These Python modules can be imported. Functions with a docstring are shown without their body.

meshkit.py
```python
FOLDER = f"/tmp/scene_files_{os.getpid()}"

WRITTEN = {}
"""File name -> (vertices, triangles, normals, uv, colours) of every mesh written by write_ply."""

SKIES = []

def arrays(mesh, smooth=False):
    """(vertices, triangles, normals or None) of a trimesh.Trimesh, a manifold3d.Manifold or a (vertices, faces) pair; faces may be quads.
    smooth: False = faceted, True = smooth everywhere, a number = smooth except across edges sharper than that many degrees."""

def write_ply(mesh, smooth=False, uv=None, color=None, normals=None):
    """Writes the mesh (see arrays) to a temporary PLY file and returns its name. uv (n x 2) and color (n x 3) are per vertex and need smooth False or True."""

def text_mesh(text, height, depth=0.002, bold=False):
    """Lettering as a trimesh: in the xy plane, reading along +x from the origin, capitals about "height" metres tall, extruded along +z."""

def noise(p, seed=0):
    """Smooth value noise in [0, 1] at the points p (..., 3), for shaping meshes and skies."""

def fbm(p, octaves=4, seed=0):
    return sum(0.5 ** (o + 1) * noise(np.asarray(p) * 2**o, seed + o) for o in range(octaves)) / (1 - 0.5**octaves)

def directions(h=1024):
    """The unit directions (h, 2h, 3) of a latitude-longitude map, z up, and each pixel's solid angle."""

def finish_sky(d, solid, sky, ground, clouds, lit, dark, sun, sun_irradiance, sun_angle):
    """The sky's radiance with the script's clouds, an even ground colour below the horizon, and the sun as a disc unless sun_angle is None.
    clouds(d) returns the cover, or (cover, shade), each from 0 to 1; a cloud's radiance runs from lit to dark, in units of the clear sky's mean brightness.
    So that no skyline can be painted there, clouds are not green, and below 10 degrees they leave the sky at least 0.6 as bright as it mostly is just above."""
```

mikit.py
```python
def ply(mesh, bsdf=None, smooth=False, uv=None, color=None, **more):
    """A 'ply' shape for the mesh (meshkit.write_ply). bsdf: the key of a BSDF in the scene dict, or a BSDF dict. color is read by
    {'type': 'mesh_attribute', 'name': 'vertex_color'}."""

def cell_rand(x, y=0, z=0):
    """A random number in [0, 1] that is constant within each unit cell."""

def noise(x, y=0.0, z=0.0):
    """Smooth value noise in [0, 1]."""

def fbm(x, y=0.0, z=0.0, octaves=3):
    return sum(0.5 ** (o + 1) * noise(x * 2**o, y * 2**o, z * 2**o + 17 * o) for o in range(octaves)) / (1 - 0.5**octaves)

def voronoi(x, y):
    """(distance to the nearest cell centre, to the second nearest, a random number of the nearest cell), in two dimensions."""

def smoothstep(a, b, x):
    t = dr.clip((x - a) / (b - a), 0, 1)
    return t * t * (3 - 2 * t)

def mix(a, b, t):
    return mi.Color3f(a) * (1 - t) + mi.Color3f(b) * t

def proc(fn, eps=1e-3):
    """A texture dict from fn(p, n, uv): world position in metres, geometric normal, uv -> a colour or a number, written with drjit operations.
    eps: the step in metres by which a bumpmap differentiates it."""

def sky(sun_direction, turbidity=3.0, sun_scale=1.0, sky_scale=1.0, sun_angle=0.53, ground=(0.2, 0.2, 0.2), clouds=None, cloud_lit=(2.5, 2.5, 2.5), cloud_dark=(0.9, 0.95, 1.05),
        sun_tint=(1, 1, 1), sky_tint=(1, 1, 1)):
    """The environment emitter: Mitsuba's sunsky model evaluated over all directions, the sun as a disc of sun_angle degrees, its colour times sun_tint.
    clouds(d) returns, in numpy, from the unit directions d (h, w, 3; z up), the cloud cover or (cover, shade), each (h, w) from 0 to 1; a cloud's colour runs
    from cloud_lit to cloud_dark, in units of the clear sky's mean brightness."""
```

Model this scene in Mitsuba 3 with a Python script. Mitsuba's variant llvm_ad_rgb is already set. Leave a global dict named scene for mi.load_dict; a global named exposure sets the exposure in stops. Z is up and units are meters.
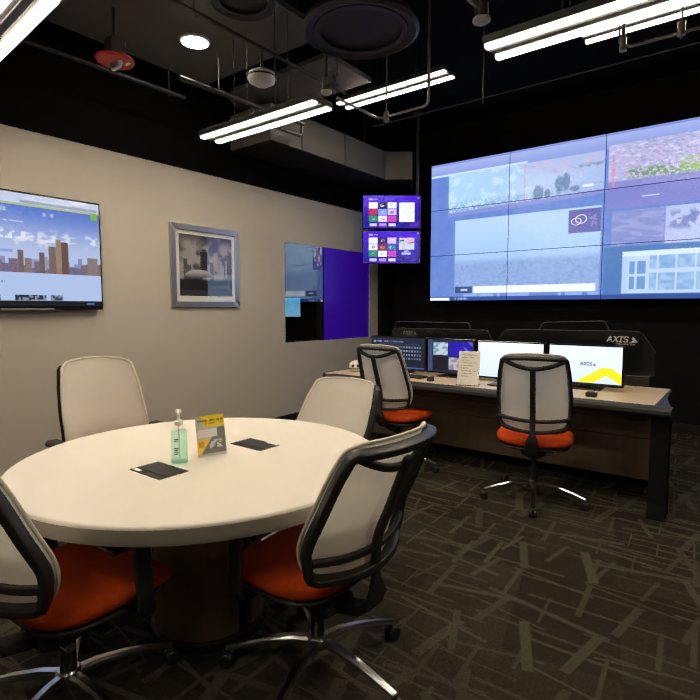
import math, numpy as np, trimesh, manifold3d, drjit as dr, mitsuba as mi, mikit, meshkit
from shapely.geometry import Polygon, Point
from mikit import noise, fbm, cell_rand, smoothstep, mix
T = mi.ScalarTransform4f
PI = math.pi
scene, labels = {}, {}
exposure = 0.0

# ------------------------------------------------------------------ camera
YAW, PITCH, FOCAL = math.radians(37.5), math.radians(4.65), 520.0
EYE = np.array([4.218, 0.0, 1.34])
FWD = np.array([-math.sin(YAW) * math.cos(PITCH), math.cos(YAW) * math.cos(PITCH), -math.sin(PITCH)])
scene['camera'] = {'type': 'perspective', 'fov': 2 * math.degrees(math.atan(350 / FOCAL)), 'fov_axis': 'x', 'near_clip': 0.02,
                   'to_world': T().look_at(origin=EYE.tolist(), target=(EYE + FWD).tolist(), up=[0, 0, 1])}
# ------------------------------------------------------------------ light levels (the lamps themselves are built below)
TUBE = (47.0, 40.0, 30.0)         # linear ceiling lights
DOWN = (88.0, 76.0, 58.0)         # round ceiling light
WALL_SCREEN = 1.12                 # video wall
SCREEN = 0.9                      # other screens


# ------------------------------------------------------------------ helpers
def rgb(*c):
    return {'type': 'rgb', 'value': [float(x) for x in c]}


def hx(h):
    v = [int(h[i:i + 2], 16) / 255 for i in (0, 2, 4)]
    return [x / 12.92 if x <= 0.04045 else ((x + 0.055) / 1.055) ** 2.4 for x in v]


def bsdf(name, **k):
    base = k.pop('base')
    scene[name] = {'type': 'twosided', 'b': {'type': 'principled', 'base_color': base if isinstance(base, dict) else rgb(*base),
                                             'roughness': k.pop('rough', 0.5), 'metallic': k.pop('metal', 0.0), 'specular': k.pop('spec', 0.5), **k}}
    return name


def numbered(key):
    if key not in used:
        used.add(key)
        return key
    i = 1
    while f'{key}_{i:03d}' in used:
        i += 1
    used.add(f'{key}_{i:03d}')
    return f'{key}_{i:03d}'


used = set()


def thing(name, label, cat, group=None):
    key = numbered(name)
    labels[key] = {'label': label, 'category': cat}
    if group:
        labels[key]['group'] = group
    return key


def put(name, mesh, mat, parent=None, smooth=False, to=None, label=None, **more):
    key = numbered(parent + '__' + name if parent else name)
    d = dict(mesh) if isinstance(mesh, dict) else mikit.ply(mesh, mat, smooth=smooth, **more)
    if to is not None:
        d['to_world'] = to
    scene[key] = d
    if label:
        labels[key] = {'label': label}
    return key


def solo(name, mesh, mat, label, cat, group=None, **k):
    key = put(name, mesh, mat, **k)
    labels[key] = {'label': label, 'category': cat}
    if group:
        labels[key]['group'] = group
    return key


def struct(name, mesh, mat, label=None, parent=None, **k):
    key = put(name, mesh, mat, parent=parent, **k)
    labels[key] = {'kind': 'structure'}
    if label:
        labels[key]['label'] = label
    return key


def cat(*ms):
    return trimesh.util.concatenate([m if isinstance(m, trimesh.Trimesh) else trimesh.Trimesh(*m, process=False) for m in ms])


def box(x0, x1, y0, y1, z0, z1, b=0.0):
    """A box with chamfered edges."""
    lo, hi = np.array([x0, y0, z0], float), np.array([x1, y1, z1], float)
    b = min(b, 0.49 * (hi - lo).min())
    if b <= 0:
        m = trimesh.creation.box(extents=hi - lo)
        m.apply_translation((lo + hi) / 2)
        return m
    pts = []
    for sx in (0, 1):
        for sy in (0, 1):
            for sz in (0, 1):
                c = np.where([sx, sy, sz], hi, lo)
                s = np.where([sx, sy, sz], -1, 1) * b
                for k in range(3):
                    q = s.copy()
                    q[k] = 0
                    pts.append(c + q)
    return trimesh.convex.convex_hull(np.array(pts))


def frame_of(path):
    p = np.asarray(path, float)
    t = np.gradient(p, axis=0)
    return p, t / (np.linalg.norm(t, axis=1, keepdims=True) + 1e-12)


def sweep(path, normal, a, b, ch=0.35, closed=False):
    """A bar along a path: half width a across, half depth b along the normals, with chamfered corners."""
    p = np.asarray(path, float)
    if closed:
        t = np.roll(p, -1, 0) - np.roll(p, 1, 0)
        t /= np.linalg.norm(t, axis=1, keepdims=True)
    else:
        p, t = frame_of(p)
    n = np.broadcast_to(np.asarray(normal, float), p.shape)
    s = np.cross(t, n)
    s /= np.linalg.norm(s, axis=1, keepdims=True) + 1e-12
    n = np.cross(s, t)
    a, b = np.broadcast_to(a, len(p)), np.broadcast_to(b, len(p))
    c = ch * np.minimum(a, b)
    prof = [(a, b - c), (a - c, b), (-a + c, b), (-a, b - c), (-a, -b + c), (-a + c, -b), (a - c, -b), (a, -b + c)]
    ring = np.stack([p + s * u[:, None] + n * v[:, None] for u, v in prof], 1)
    m, k = len(p), 8
    v = ring.reshape(-1, 3)
    f = []
    for i in range(m if closed else m - 1):
        j = (i + 1) % m
        for q in range(k):
            r = (q + 1) % k
            f += [[i * k + q, j * k + q, j * k + r], [i * k + q, j * k + r, i * k + r]]
    if not closed:
        for q in range(1, k - 1):
            f += [[0, q, q + 1], [(m - 1) * k, (m - 1) * k + q + 1, (m - 1) * k + q]]
    mesh = trimesh.Trimesh(v, f, process=False)
    if mesh.volume < 0:
        mesh.invert()
    return mesh


def tube(path, r, sides=10):
    p, t = frame_of(path)
    a = np.cross(t, [0.31, 0.17, 0.93])
    for i in range(1, len(a)):
        a[i] = a[i - 1] - t[i] * (a[i - 1] @ t[i])
    a /= np.linalg.norm(a, axis=1, keepdims=True)
    a0 = np.cross(t[0], [0.31, 0.17, 0.93])
    b = np.cross(t, a)
    ang = np.arange(sides) * 2 * PI / sides
    r = np.broadcast_to(r, len(p))
    v = (p[:, None] + r[:, None, None] * (np.cos(ang)[None, :, None] * a[:, None] + np.sin(ang)[None, :, None] * b[:, None])).reshape(-1, 3)
    f = []
    for i in range(len(p) - 1):
        for q in range(sides):
            w = (q + 1) % sides
            f += [[i * sides + q, i * sides + w, (i + 1) * sides + w], [i * sides + q, (i + 1) * sides + w, (i + 1) * sides + q]]
    e = (len(p) - 1) * sides
    for q in range(1, sides - 1):
        f += [[0, q + 1, q], [e, e + q, e + q + 1]]
    m = trimesh.Trimesh(v, f, process=False)
    if m.volume < 0:
        m.invert()
    return m


def bend(pts, r=0.04, n=5):
    """Rounds the corners of a polyline."""
    p = [np.asarray(x, float) for x in pts]
    out = [p[0]]
    for i in range(1, len(p) - 1):
        u, w = p[i - 1] - p[i], p[i + 1] - p[i]
        d = min(r, 0.45 * np.linalg.norm(u), 0.45 * np.linalg.norm(w))
        s, e = p[i] + u / np.linalg.norm(u) * d, p[i] + w / np.linalg.norm(w) * d
        for k in range(n + 1):
            x = k / n
            out.append((1 - x) ** 2 * s + 2 * x * (1 - x) * p[i] + x * x * e)
    out.append(p[-1])
    return out


def lathe(profile, n=48, at=(0, 0, 0)):
    """Profile (r, z) from one end to the other, turned about z; closed if it starts and ends on the axis."""
    pr = np.asarray(profile, float)
    ang = np.arange(n) * 2 * PI / n
    v = np.stack([pr[:, None, 0] * np.cos(ang), pr[:, None, 0] * np.sin(ang), np.broadcast_to(pr[:, None, 1], (len(pr), n))], -1).reshape(-1, 3)
    f = []
    for i in range(len(pr) - 1):
        for q in range(n):
            w = (q + 1) % n
            f += [[i * n + q, i * n + w, (i + 1) * n + w], [i * n + q, (i + 1) * n + w, (i + 1) * n + q]]
    m = trimesh.Trimesh(v, f, process=False)
    m.update_faces(m.area_faces > 1e-12)
    m.remove_unreferenced_vertices()
    if m.volume < 0:
        m.invert()
    m.apply_translation(at)
    return m


def cyl(p0, p1, r, r1=None, n=20):
    return tube([p0, p1], np.array([r, r if r1 is None else r1]), n)


def hull(spheres, sub=1):
    pts = []
    for c, r in spheres:
        s = trimesh.creation.icosphere(sub, r)
        pts.append(s.vertices + np.asarray(c))
    return trimesh.convex.convex_hull(np.vstack(pts))


def prism(poly, z0, z1):
    m = trimesh.creation.extrude_polygon(poly if isinstance(poly, Polygon) else Polygon(poly), z1 - z0, engine='earcut')
    m.apply_translation([0, 0, z0])
    return m


def quad(a, b, c, d, uvs=((0, 0), (1, 0), (1, 1), (0, 1))):
    """Corner order a, b, c, d seen counter-clockwise from the front."""
    return trimesh.Trimesh([a, b, c, d], [[0, 1, 2], [0, 2, 3]], process=False), np.array(uvs, float)


def rot(m, deg, axis=(0, 0, 1), at=(0, 0, 0)):
    m = m.copy()
    m.apply_transform(trimesh.transformations.rotation_matrix(math.radians(deg), axis, at))
    return m


def moved(m, *d):
    m = m.copy()
    m.apply_translation(d)
    return m


def screen(name, a, b, c, d, fn, level, parent, uvs=((0, 0), (1, 0), (1, 1), (0, 1)), label=None):
    """A lit display: a quad that gives off the picture fn(u, v)."""
    m, uv = quad(a, b, c, d, uvs)
    key = put(name, m, 'display_glass', parent, uv=uv, label=label)
    scene[key]['emitter'] = {'type': 'area', 'radiance': mikit.proc(scaled(fn, level))}
    return key


_scaled = {}


def scaled(fn, level):
    if (fn, level) not in _scaled:
        _scaled[(fn, level)] = lambda p, n, uv: fn(uv.x, uv.y) * level
    return _scaled[(fn, level)]


def rect(u, v, u0, u1, v0, v1, e=0.003):
    return smoothstep(u0 - e, u0 + e, u) * (1 - smoothstep(u1 - e, u1 + e, u)) * smoothstep(v0 - e, v0 + e, v) * (1 - smoothstep(v1 - e, v1 + e, v))


def C(h):
    return mi.Color3f(*hx(h))


def over(col, h, t):
    return mix(col, C(h) if isinstance(h, str) else h, t)


# ------------------------------------------------------------------ materials
def carpet(p, n, uv):
    line = mi.Float(0)
    for i, (deg, pitch, length, keep, wmax) in enumerate(((2, 0.085, 0.70, 0.72, 0.010), (-9, 0.13, 0.60, 0.65, 0.015), (15, 0.28, 0.55, 0.5, 0.020),
                                                    (94, 0.15, 0.34, 0.62, 0.015), (81, 0.22, 0.36, 0.6, 0.026), (112, 0.36, 0.4, 0.45, 0.03))):
        c, s = math.cos(math.radians(deg)), math.sin(math.radians(deg))
        x, y = p.x * c + p.y * s, -p.x * s + p.y * c
        row = dr.floor(y / pitch)
        x = x / length + cell_rand(row, i, 7) * 5
        seg = dr.floor(x)
        r1, r2, r3 = cell_rand(row, seg, 11 + i), cell_rand(row, seg, 31 + i), cell_rand(row, seg, 51 + i)
        w = (0.25 + 0.75 * r2) * wmax
        mid = (0.25 + 0.5 * r3) * pitch + (x - seg - 0.5) * 0.12 * pitch * (r1 - 0.5)
        d = dr.abs(y - row * pitch - mid)
        along = x - seg
        on = (1 - smoothstep(w * 0.8, w * 1.1, d)) * dr.select(r1 < keep, 1.0, 0.0) * smoothstep(0.03, 0.04, along) * (1 - smoothstep(0.60 + 0.36 * r2, 0.61 + 0.36 * r2, along))
        line = dr.maximum(line, on * (0.55 + 0.45 * r3))
    block = cell_rand(dr.floor((p.x * 0.97 + p.y * 0.2) / 0.42), dr.floor((p.y * 0.97 - p.x * 0.2) / 0.23), 5)
    fleck = noise(p.x * 260, p.y * 260)
    base = mix((0.023, 0.020, 0.0145), (0.040, 0.0355, 0.026), block)
    return mix(base, (0.086, 0.076, 0.056), line * 0.8) * (0.7 + 0.6 * fleck)


def laminate(p, n, uv):
    g = fbm(p.x * 3, p.y * 60, p.z * 60, 3)
    return mix((0.52, 0.40, 0.27), (0.63, 0.50, 0.35), g)


def brown_wood(p, n, uv):
    g = fbm(p.x * 40, p.y * 40, p.z * 3, 3)
    return mix((0.15, 0.108, 0.068), (0.20, 0.148, 0.095), g)


def plaster(p, n, uv):
    g = fbm(p.x * 2, p.y * 2, p.z * 2, 3)
    return mix((0.53, 0.48, 0.415), (0.56, 0.505, 0.435), g)


def deck(p, n, uv):
    g = fbm(p.x * 1.5, p.y * 1.5, p.z * 1.5, 3)
    return mix((0.004, 0.004, 0.004), (0.0065, 0.0063, 0.006), g)


def weave(p, n, uv):
    g = noise(p.x * 350, p.y * 350, p.z * 350)
    return mix((0.50, 0.055, 0.008), (0.66, 0.085, 0.013), g)


bsdf('carpet', base=mikit.proc(carpet), rough=0.95, spec=0.1)
bsdf('beige_paint', base=mikit.proc(plaster), rough=0.75, spec=0.25)
bsdf('black_paint', base=mikit.proc(deck), rough=0.9, spec=0.04)
bsdf('laminate', base=mikit.proc(laminate), rough=0.4, spec=0.4)
bsdf('brown_wood', base=mikit.proc(brown_wood), rough=0.5, spec=0.35)
bsdf('orange_fabric', base=mikit.proc(weave), rough=0.9, spec=0.15, sheen=0.3)
bsdf('black_wall', base=(0.010, 0.0098, 0.0098), rough=0.8, spec=0.1)
bsdf('dark_wall', base=(0.10, 0.09, 0.08), rough=0.7, spec=0.3)
bsdf('grey_duct', base=(0.11, 0.104, 0.096), rough=0.55, spec=0.3)
bsdf('grey_lid', base=(0.085, 0.082, 0.074), rough=0.6, spec=0.3)
bsdf('dish_black', base=(0.016, 0.016, 0.017), rough=0.5, spec=0.4)
bsdf('dark_metal', base=(0.05, 0.048, 0.046), rough=0.45, metal=0.3)
bsdf('conduit', base=(0.30, 0.285, 0.26), rough=0.4, metal=0.7)
bsdf('black_plastic', base=(0.018, 0.0178, 0.018), rough=0.42, spec=0.5)
bsdf('gloss_black', base=(0.008, 0.008, 0.009), rough=0.18, spec=0.5)
bsdf('grey_edge', base=(0.035, 0.035, 0.036), rough=0.6, spec=0.3)
bsdf('black_matte', base=(0.006, 0.006, 0.006), rough=0.7, spec=0.2)
bsdf('chrome', base=(0.62, 0.62, 0.63), rough=0.2, metal=1.0)
bsdf('silver', base=(0.55, 0.55, 0.57), rough=0.3, metal=0.9)
bsdf('table_top', base=(0.80, 0.75, 0.66), rough=0.33, spec=0.4)
bsdf('table_edge', base=(0.33, 0.30, 0.26), rough=0.4, spec=0.4)
bsdf('cream', base=(0.70, 0.655, 0.56), rough=0.75, spec=0.2)
bsdf('white_plastic', base=(0.86, 0.85, 0.82), rough=0.35)
bsdf('mat_white', base=(0.80, 0.79, 0.77), rough=0.6)
bsdf('paper', base=(0.82, 0.78, 0.72), rough=0.7)
bsdf('red_shell', base=(0.50, 0.035, 0.012), rough=0.4)
bsdf('lamp_body', base=(0.03, 0.03, 0.03), rough=0.6)
bsdf('housing', base=(0.55, 0.53, 0.50), rough=0.5)
bsdf('light_text', base=(0.55, 0.55, 0.55), rough=0.6)
bsdf('dim_text', base=(0.16, 0.16, 0.16), rough=0.6)
bsdf('ink', base=(0.02, 0.02, 0.022), rough=0.6)
bsdf('yellow_print', base=(0.85, 0.62, 0.02), rough=0.5)
bsdf('display_glass', base=(0.01, 0.01, 0.012), rough=0.25, spec=0.4)
bsdf('lamp_face', base=(0.8, 0.8, 0.78), rough=0.5)
scene['chair_mesh'] = {'type': 'principledthin', 'base_color': rgb(0.94, 0.90, 0.80), 'roughness': 0.8, 'diff_trans': 0.62, 'spec_trans': 0.0, 'eta': 1.3}
scene['coated_glass'] = {'type': 'thindielectric', 'int_ior': 2.3, 'ext_ior': 1.0}
scene['picture_glass'] = {'type': 'thindielectric', 'int_ior': 1.75, 'ext_ior': 1.0}
scene['clear_glass'] = {'type': 'thindielectric', 'int_ior': 1.5, 'ext_ior': 1.0}
scene['acrylic'] = {'type': 'thindielectric', 'int_ior': 1.49, 'ext_ior': 1.0}
scene['gel'] = {'type': 'thindielectric', 'int_ior': 1.2, 'ext_ior': 1.0, 'specular_transmittance': rgb(0.72, 0.95, 0.86)}
scene['bottle_plastic'] = {'type': 'thindielectric', 'int_ior': 1.4, 'ext_ior': 1.0}

# ------------------------------------------------------------------ setting
X1, Y0, YF, ZC = 7.0, -2.6, 6.5, 3.75       # right wall, back wall, front wall, ceiling
struct('floor', box(0, X1, Y0, YF, -0.1, 0), 'carpet')
struct('ceiling', box(0, X1, Y0, YF, ZC, ZC + 0.1), 'black_paint')
WY0, WY1, WZ0, WZ1 = 4.28, 5.955, 0.932, 2.085
wl = cat(box(-0.12, 0, Y0, WY0, 0, 2.62), box(-0.12, 0, WY1, 6.15, 0, 2.62), box(-0.12, 0, WY0, WY1, 0, WZ0), box(-0.12, 0, WY0, WY1, WZ1, 2.62))
struct('wall_left', wl, 'beige_paint', 'beige painted wall behind the round table')
struct('upper_band', box(-0.12, 0.004, Y0, 6.15, 2.62, ZC), 'black_paint', parent='wall_left')
struct('end_pier', box(-0.12, 0.05, 6.15, YF, 0, ZC), 'black_wall', parent='wall_left')
struct('wall_front', box(-0.12, X1, YF, YF + 0.1, 0, ZC), 'black_wall')
struct('wall_right', box(X1, X1 + 0.1, Y0, YF, 0, ZC), 'dark_wall')
struct('wall_back', box(-0.12, X1, Y0 - 0.1, Y0, 0, ZC), 'dark_wall')
struct('baseboard_left', box(0, 0.014, Y0, 6.15, 0, 0.1, 0.003), 'black_plastic')
struct('baseboard_front', box(0.05, X1, YF - 0.016, YF, 0, 0.11, 0.003), 'black_plastic')

# the interior window: a coated pane over a dark room, and a backlit blue-violet panel
w = struct('window_1', cat(box(-0.12, -0.09, WY0, WY1, WZ0, WZ0 + 0.012), box(-0.12, -0.09, WY0, WY1, WZ1 - 0.012, WZ1), box(-0.12, -0.05, 4.955, 4.985, WZ0, WZ1)), 'black_plastic')
m, uv = quad((-0.01, WY0, WZ0), (-0.01, 4.955, WZ0), (-0.01, 4.955, WZ1), (-0.01, WY0, WZ1))
struct('pane', m, 'coated_glass', parent=w, label='dark reflective left pane')


def violet(u, v):
    return mi.Color3f(0.020, 0.0004, 0.19) * (0.62 + 0.55 * (1 - u) * (0.5 + 0.5 * fbm(u * 3, v * 2, 0, 2)) + 0.15 * v)


k = screen('panel', (-0.02, 4.985, WZ0), (-0.02, WY1, WZ0), (-0.02, WY1, WZ1), (-0.02, 4.985, WZ1), violet, 1.0, w, label='glowing blue-violet right panel')
labels[k]['kind'] = 'structure'
struct('wall_room_rear', box(-2.6, -2.5, 3.4, 6.15, 0, 2.7), 'black_wall')
struct('wall_room_near', box(-2.6, -0.13, 3.3, 3.4, 0, 2.7), 'black_wall')
struct('wall_room_far', box(-2.6, -0.13, 6.15, 6.25, 0, 2.7), 'black_wall')
struct('ceiling_room', box(-2.6, -0.13, 3.3, 6.25, 2.7, 2.8), 'black_wall')
struct('floor_room', box(-2.6, -0.13, 3.3, 6.25, -0.1, 0), 'black_wall')


# ------------------------------------------------------------------ the video wall
def wall_picture(u, v):
    f1 = fbm(u * 150, v * 95, 1, 3)
    f2 = fbm(u * 40, v * 22, 2, 3)
    f3 = noise(u * 260, v * 150, 3)
    col = C('5f80cc') + mi.Color3f(0.05, 0.05, 0.06) * f2
    col = over(col, 'a7b4ea', smoothstep(0.9, 1.0, v) * 0.5 + rect(u, v, -1, 2, 0.905, 0.985) * 0.45)          # title band
    col = over(col, '8090cf', rect(u, v, -1, 2, 0.985, 1.2))
    col = over(col, 'cfe2ff', rect(u, v, -1, 0.40, 0.905, 0.918, 0.004))
    # aerial picture, pale at the left and greyer with cranes and trees towards the right
    a = rect(u, v, 0.081, 0.665, 0.627 + 0.07 * u, 0.905)
    im = mix(C('a9d3f6'), C('a6bce6'), smoothstep(0.1, 0.6, u))
    im = over(im, 'cfe8ff', 0.6 * smoothstep(0.5, 0.7, f2) * (1 - smoothstep(0.35, 0.5, u)))
    im = over(im, '7d9bce', smoothstep(0.46, 0.62, f1) * (1 - smoothstep(0.69, 0.74, v)) * 0.6)
    im = over(im, 'c9b4d6', smoothstep(0.5, 0.6, f1) * smoothstep(0.78, 0.84, v) * smoothstep(0.38, 0.44, u) * 0.8)
    im = over(im, '6283ad', smoothstep(0.5, 0.62, f2) * smoothstep(0.45, 0.55, u) * (1 - dr.clip(dr.abs(v - 0.83) / 0.02, 0, 1)) * 0.8)
    for cu, cv, ru, rv in ((0.442, 0.70, 0.020, 0.055), (0.475, 0.69, 0.012, 0.03), (0.517, 0.735, 0.016, 0.06), (0.54, 0.745, 0.015, 0.06), (0.57, 0.70, 0.018, 0.02)):
        d = dr.sqrt(dr.square((u - cu) / ru) + dr.square((v - cv) / rv))
        im = over(im, '4e75a0', (1 - smoothstep(0.7, 1.1, d + 0.5 * (f1 - 0.5))) * 0.85)
    im = over(im, 'd58fa6', rect(u, v, 0.389, 0.394, 0.63, 0.895, 0.002) * (0.4 + 0.6 * noise(v * 90, 1)))
    im = over(im, 'd58fa6', rect(u, v, 0.389, 0.405, 0.63, 0.66, 0.002) * 0.7 + rect(u, v, 0.37, 0.43, 0.872, 0.88, 0.003) * 0.6)
    im = over(im, 'eef4ff', rect(u, v, 0.595, 0.63, 0.70, 0.715, 0.004) * 0.8)
    im = over(im, '6d8cc4', smoothstep(0.55, 0.62, f3) * (1 - smoothstep(0.66, 0.68, v)) * 0.7)
    col = mix(col, im, a)
    # second aerial picture: rooftops above, a row of green trees, water below
    b = rect(u, v, 0.676, 1.2, 0.672, 0.925)
    im = mix(C('c3b4dc'), C('a3b2de'), smoothstep(0.3, 0.8, f1))
    im = over(im, 'dfe2f6', smoothstep(0.56, 0.7, fbm(u * 60 - v * 40, v * 110, 12, 2)) * 0.45)
    im = over(im, '6f86b4', smoothstep(0.5, 0.65, fbm(u * 120 + v * 60, v * 90, 9, 2)) * smoothstep(0.70, 0.76, u) * 0.4)
    im = over(im, '6f9a72', rect(u, v + 0.12 * (u - 0.8), 0.735, 1.0, 0.71, 0.77, 0.012) * smoothstep(0.35, 0.6, f1))
    im = over(im, '8fbf3f', smoothstep(0.85, 0.95, u) * rect(u, v, 0.7, 1.2, 0.70, 0.80, 0.01) * smoothstep(0.4, 0.6, f1))
    im = over(im, '7a7fc8', (1 - smoothstep(0.70, 0.715, v)) * 0.8)
    im = over(im, 'd58fa6', rect(u, v, 0.688, 0.696, 0.66, 0.86, 0.002) * (0.4 + 0.6 * noise(v * 90, 2)))
    col = mix(col, im, b)
    col = over(col, '9092d6', rect(u, v, 0.081, 1.2, 0.60 + 0.07 * u, 0.635 + 0.055 * u) * 0.7)
    # lower window: pale sky over a hazy city
    c = rect(u, v, 0.112, 0.66, 0.08, 0.578)
    im = mix(C('a5c8f2'), C('b4d2f8'), smoothstep(0.3, 0.55, v))
    city = (1 - smoothstep(0.25, 0.31, v))
    im = over(im, '8fa9dc', city * (0.75 + 0.25 * smoothstep(0.4, 0.6, f1)))
    im = over(im, '6f8cc4', city * smoothstep(0.55, 0.65, f3) * 0.5)
    im = over(im, 'e9f1ff', rect(u, v, 0.195, 0.648, 0.053, 0.102))
    im = over(im, '3c5484', rect(u, v, 0.115, 0.19, 0.053, 0.102))
    im = over(im, 'b8c8e8', rect(u, v, 0.14, 0.17, 0.07, 0.085))
    im = over(im, '6667ad', rect(u, v, 0.552, 0.66, 0.42, 0.565))
    d1, d2 = dr.sqrt(dr.square((u - 0.578) / 0.016) + dr.square((v - 0.492) / 0.022)), dr.sqrt(dr.square((u - 0.594) / 0.018) + dr.square((v - 0.505) / 0.026))
    im = over(im, 'e8ecff', (1 - smoothstep(0.06, 0.16, dr.abs(d1 - 1))) * 0.8)
    im = over(im, 'e8ecff', (1 - smoothstep(0.06, 0.16, dr.abs(d2 - 1))) * 0.8)
    im = over(im, '9a9bd8', rect(u, v, 0.62, 0.645, 0.45, 0.53) * smoothstep(0.4, 0.6, f3) * 0.6)
    col = mix(col, im, dr.maximum(c, rect(u, v, 0.112, 0.66, 0.05, 0.578)))
    # right-hand windows
    col = over(col, '7f84cc', rect(u, v, 0.675, 1.2, 0.545, 0.672))
    col = over(col, 'c9cdf4', rect(u, v, 0.78, 0.83, 0.60, 0.607, 0.003))
    t1 = rect(u, v, 0.693, 0.847, 0.325, 0.53)
    col = mix(col, mix(C('97a0d6'), C('8490cc'), smoothstep(0.4, 0.6, fbm(u * 25 + v * 20, v * 60, 3, 3))), t1)
    t2 = rect(u, v, 0.85, 1.2, 0.32, 0.53)
    col = mix(col, mix(C('b4c0ea'), C('7c87c4'), smoothstep(0.5, 0.62, f2) * rect(u, v, 0.86, 0.96, 0.40, 0.50, 0.02)), t2)
    col = over(col, '4f7ab8', rect(u, v, 0.672, 1.2, 0.03, 0.315))
    bl = rect(u, v, 0.73, 1.2, 0.035, 0.285)
    gx, gy = (u - 0.73) / 0.052, (v - 0.035) / 0.125
    cellx, celly = gx - dr.floor(gx), gy - dr.floor(gy)
    pane = rect(cellx, celly, 0.05, 0.95, 0.14, 0.94, 0.02)
    im = mix(C('bcd4f6'), mix(C('7ca6d8'), C('a4c6ec'), noise(u * 60, v * 50, 4)), pane * smoothstep(0.81, 0.812, u))
    im = over(im, '6f9ad0', (rect(u, v, 0.752, 0.768, 0.06, 0.225, 0.002) + rect(u, v, 0.775, 0.80, 0.06, 0.225, 0.002)) * (1 - rect(v, u, 0.135, 0.15, -1, 2, 0.002)))
    im = over(im, 'b3cdf0', rect(u, v, 0.725, 0.748, 0, 0.3, 0.002))
    im = over(im, 'd5e6ff', rect(u, v, 0.725, 1.2, 0.255, 0.285, 0.003))
    col = mix(col, im, bl)
    # task bar
    col = over(col, '35509a', rect(u, v, -1, 2, -1, 0.03))
    col = over(col, '8fb0f0', rect(u, v, 0.14, 0.66, 0.030, 0.048, 0.004) * smoothstep(0.45, 0.6, noise(u * 70, 1, 6)))
    col = over(col, 'eef6ff', rect(u, v, -0.01, 0.09, -0.01, 0.022, 0.004))
    col = over(col, 'a9bcf0', rect(u, v, 0.115, 0.17, 0.008, 0.022, 0.003) * smoothstep(0.4, 0.6, noise(u * 300, 2, 6)))
    return col * 1.0


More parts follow.
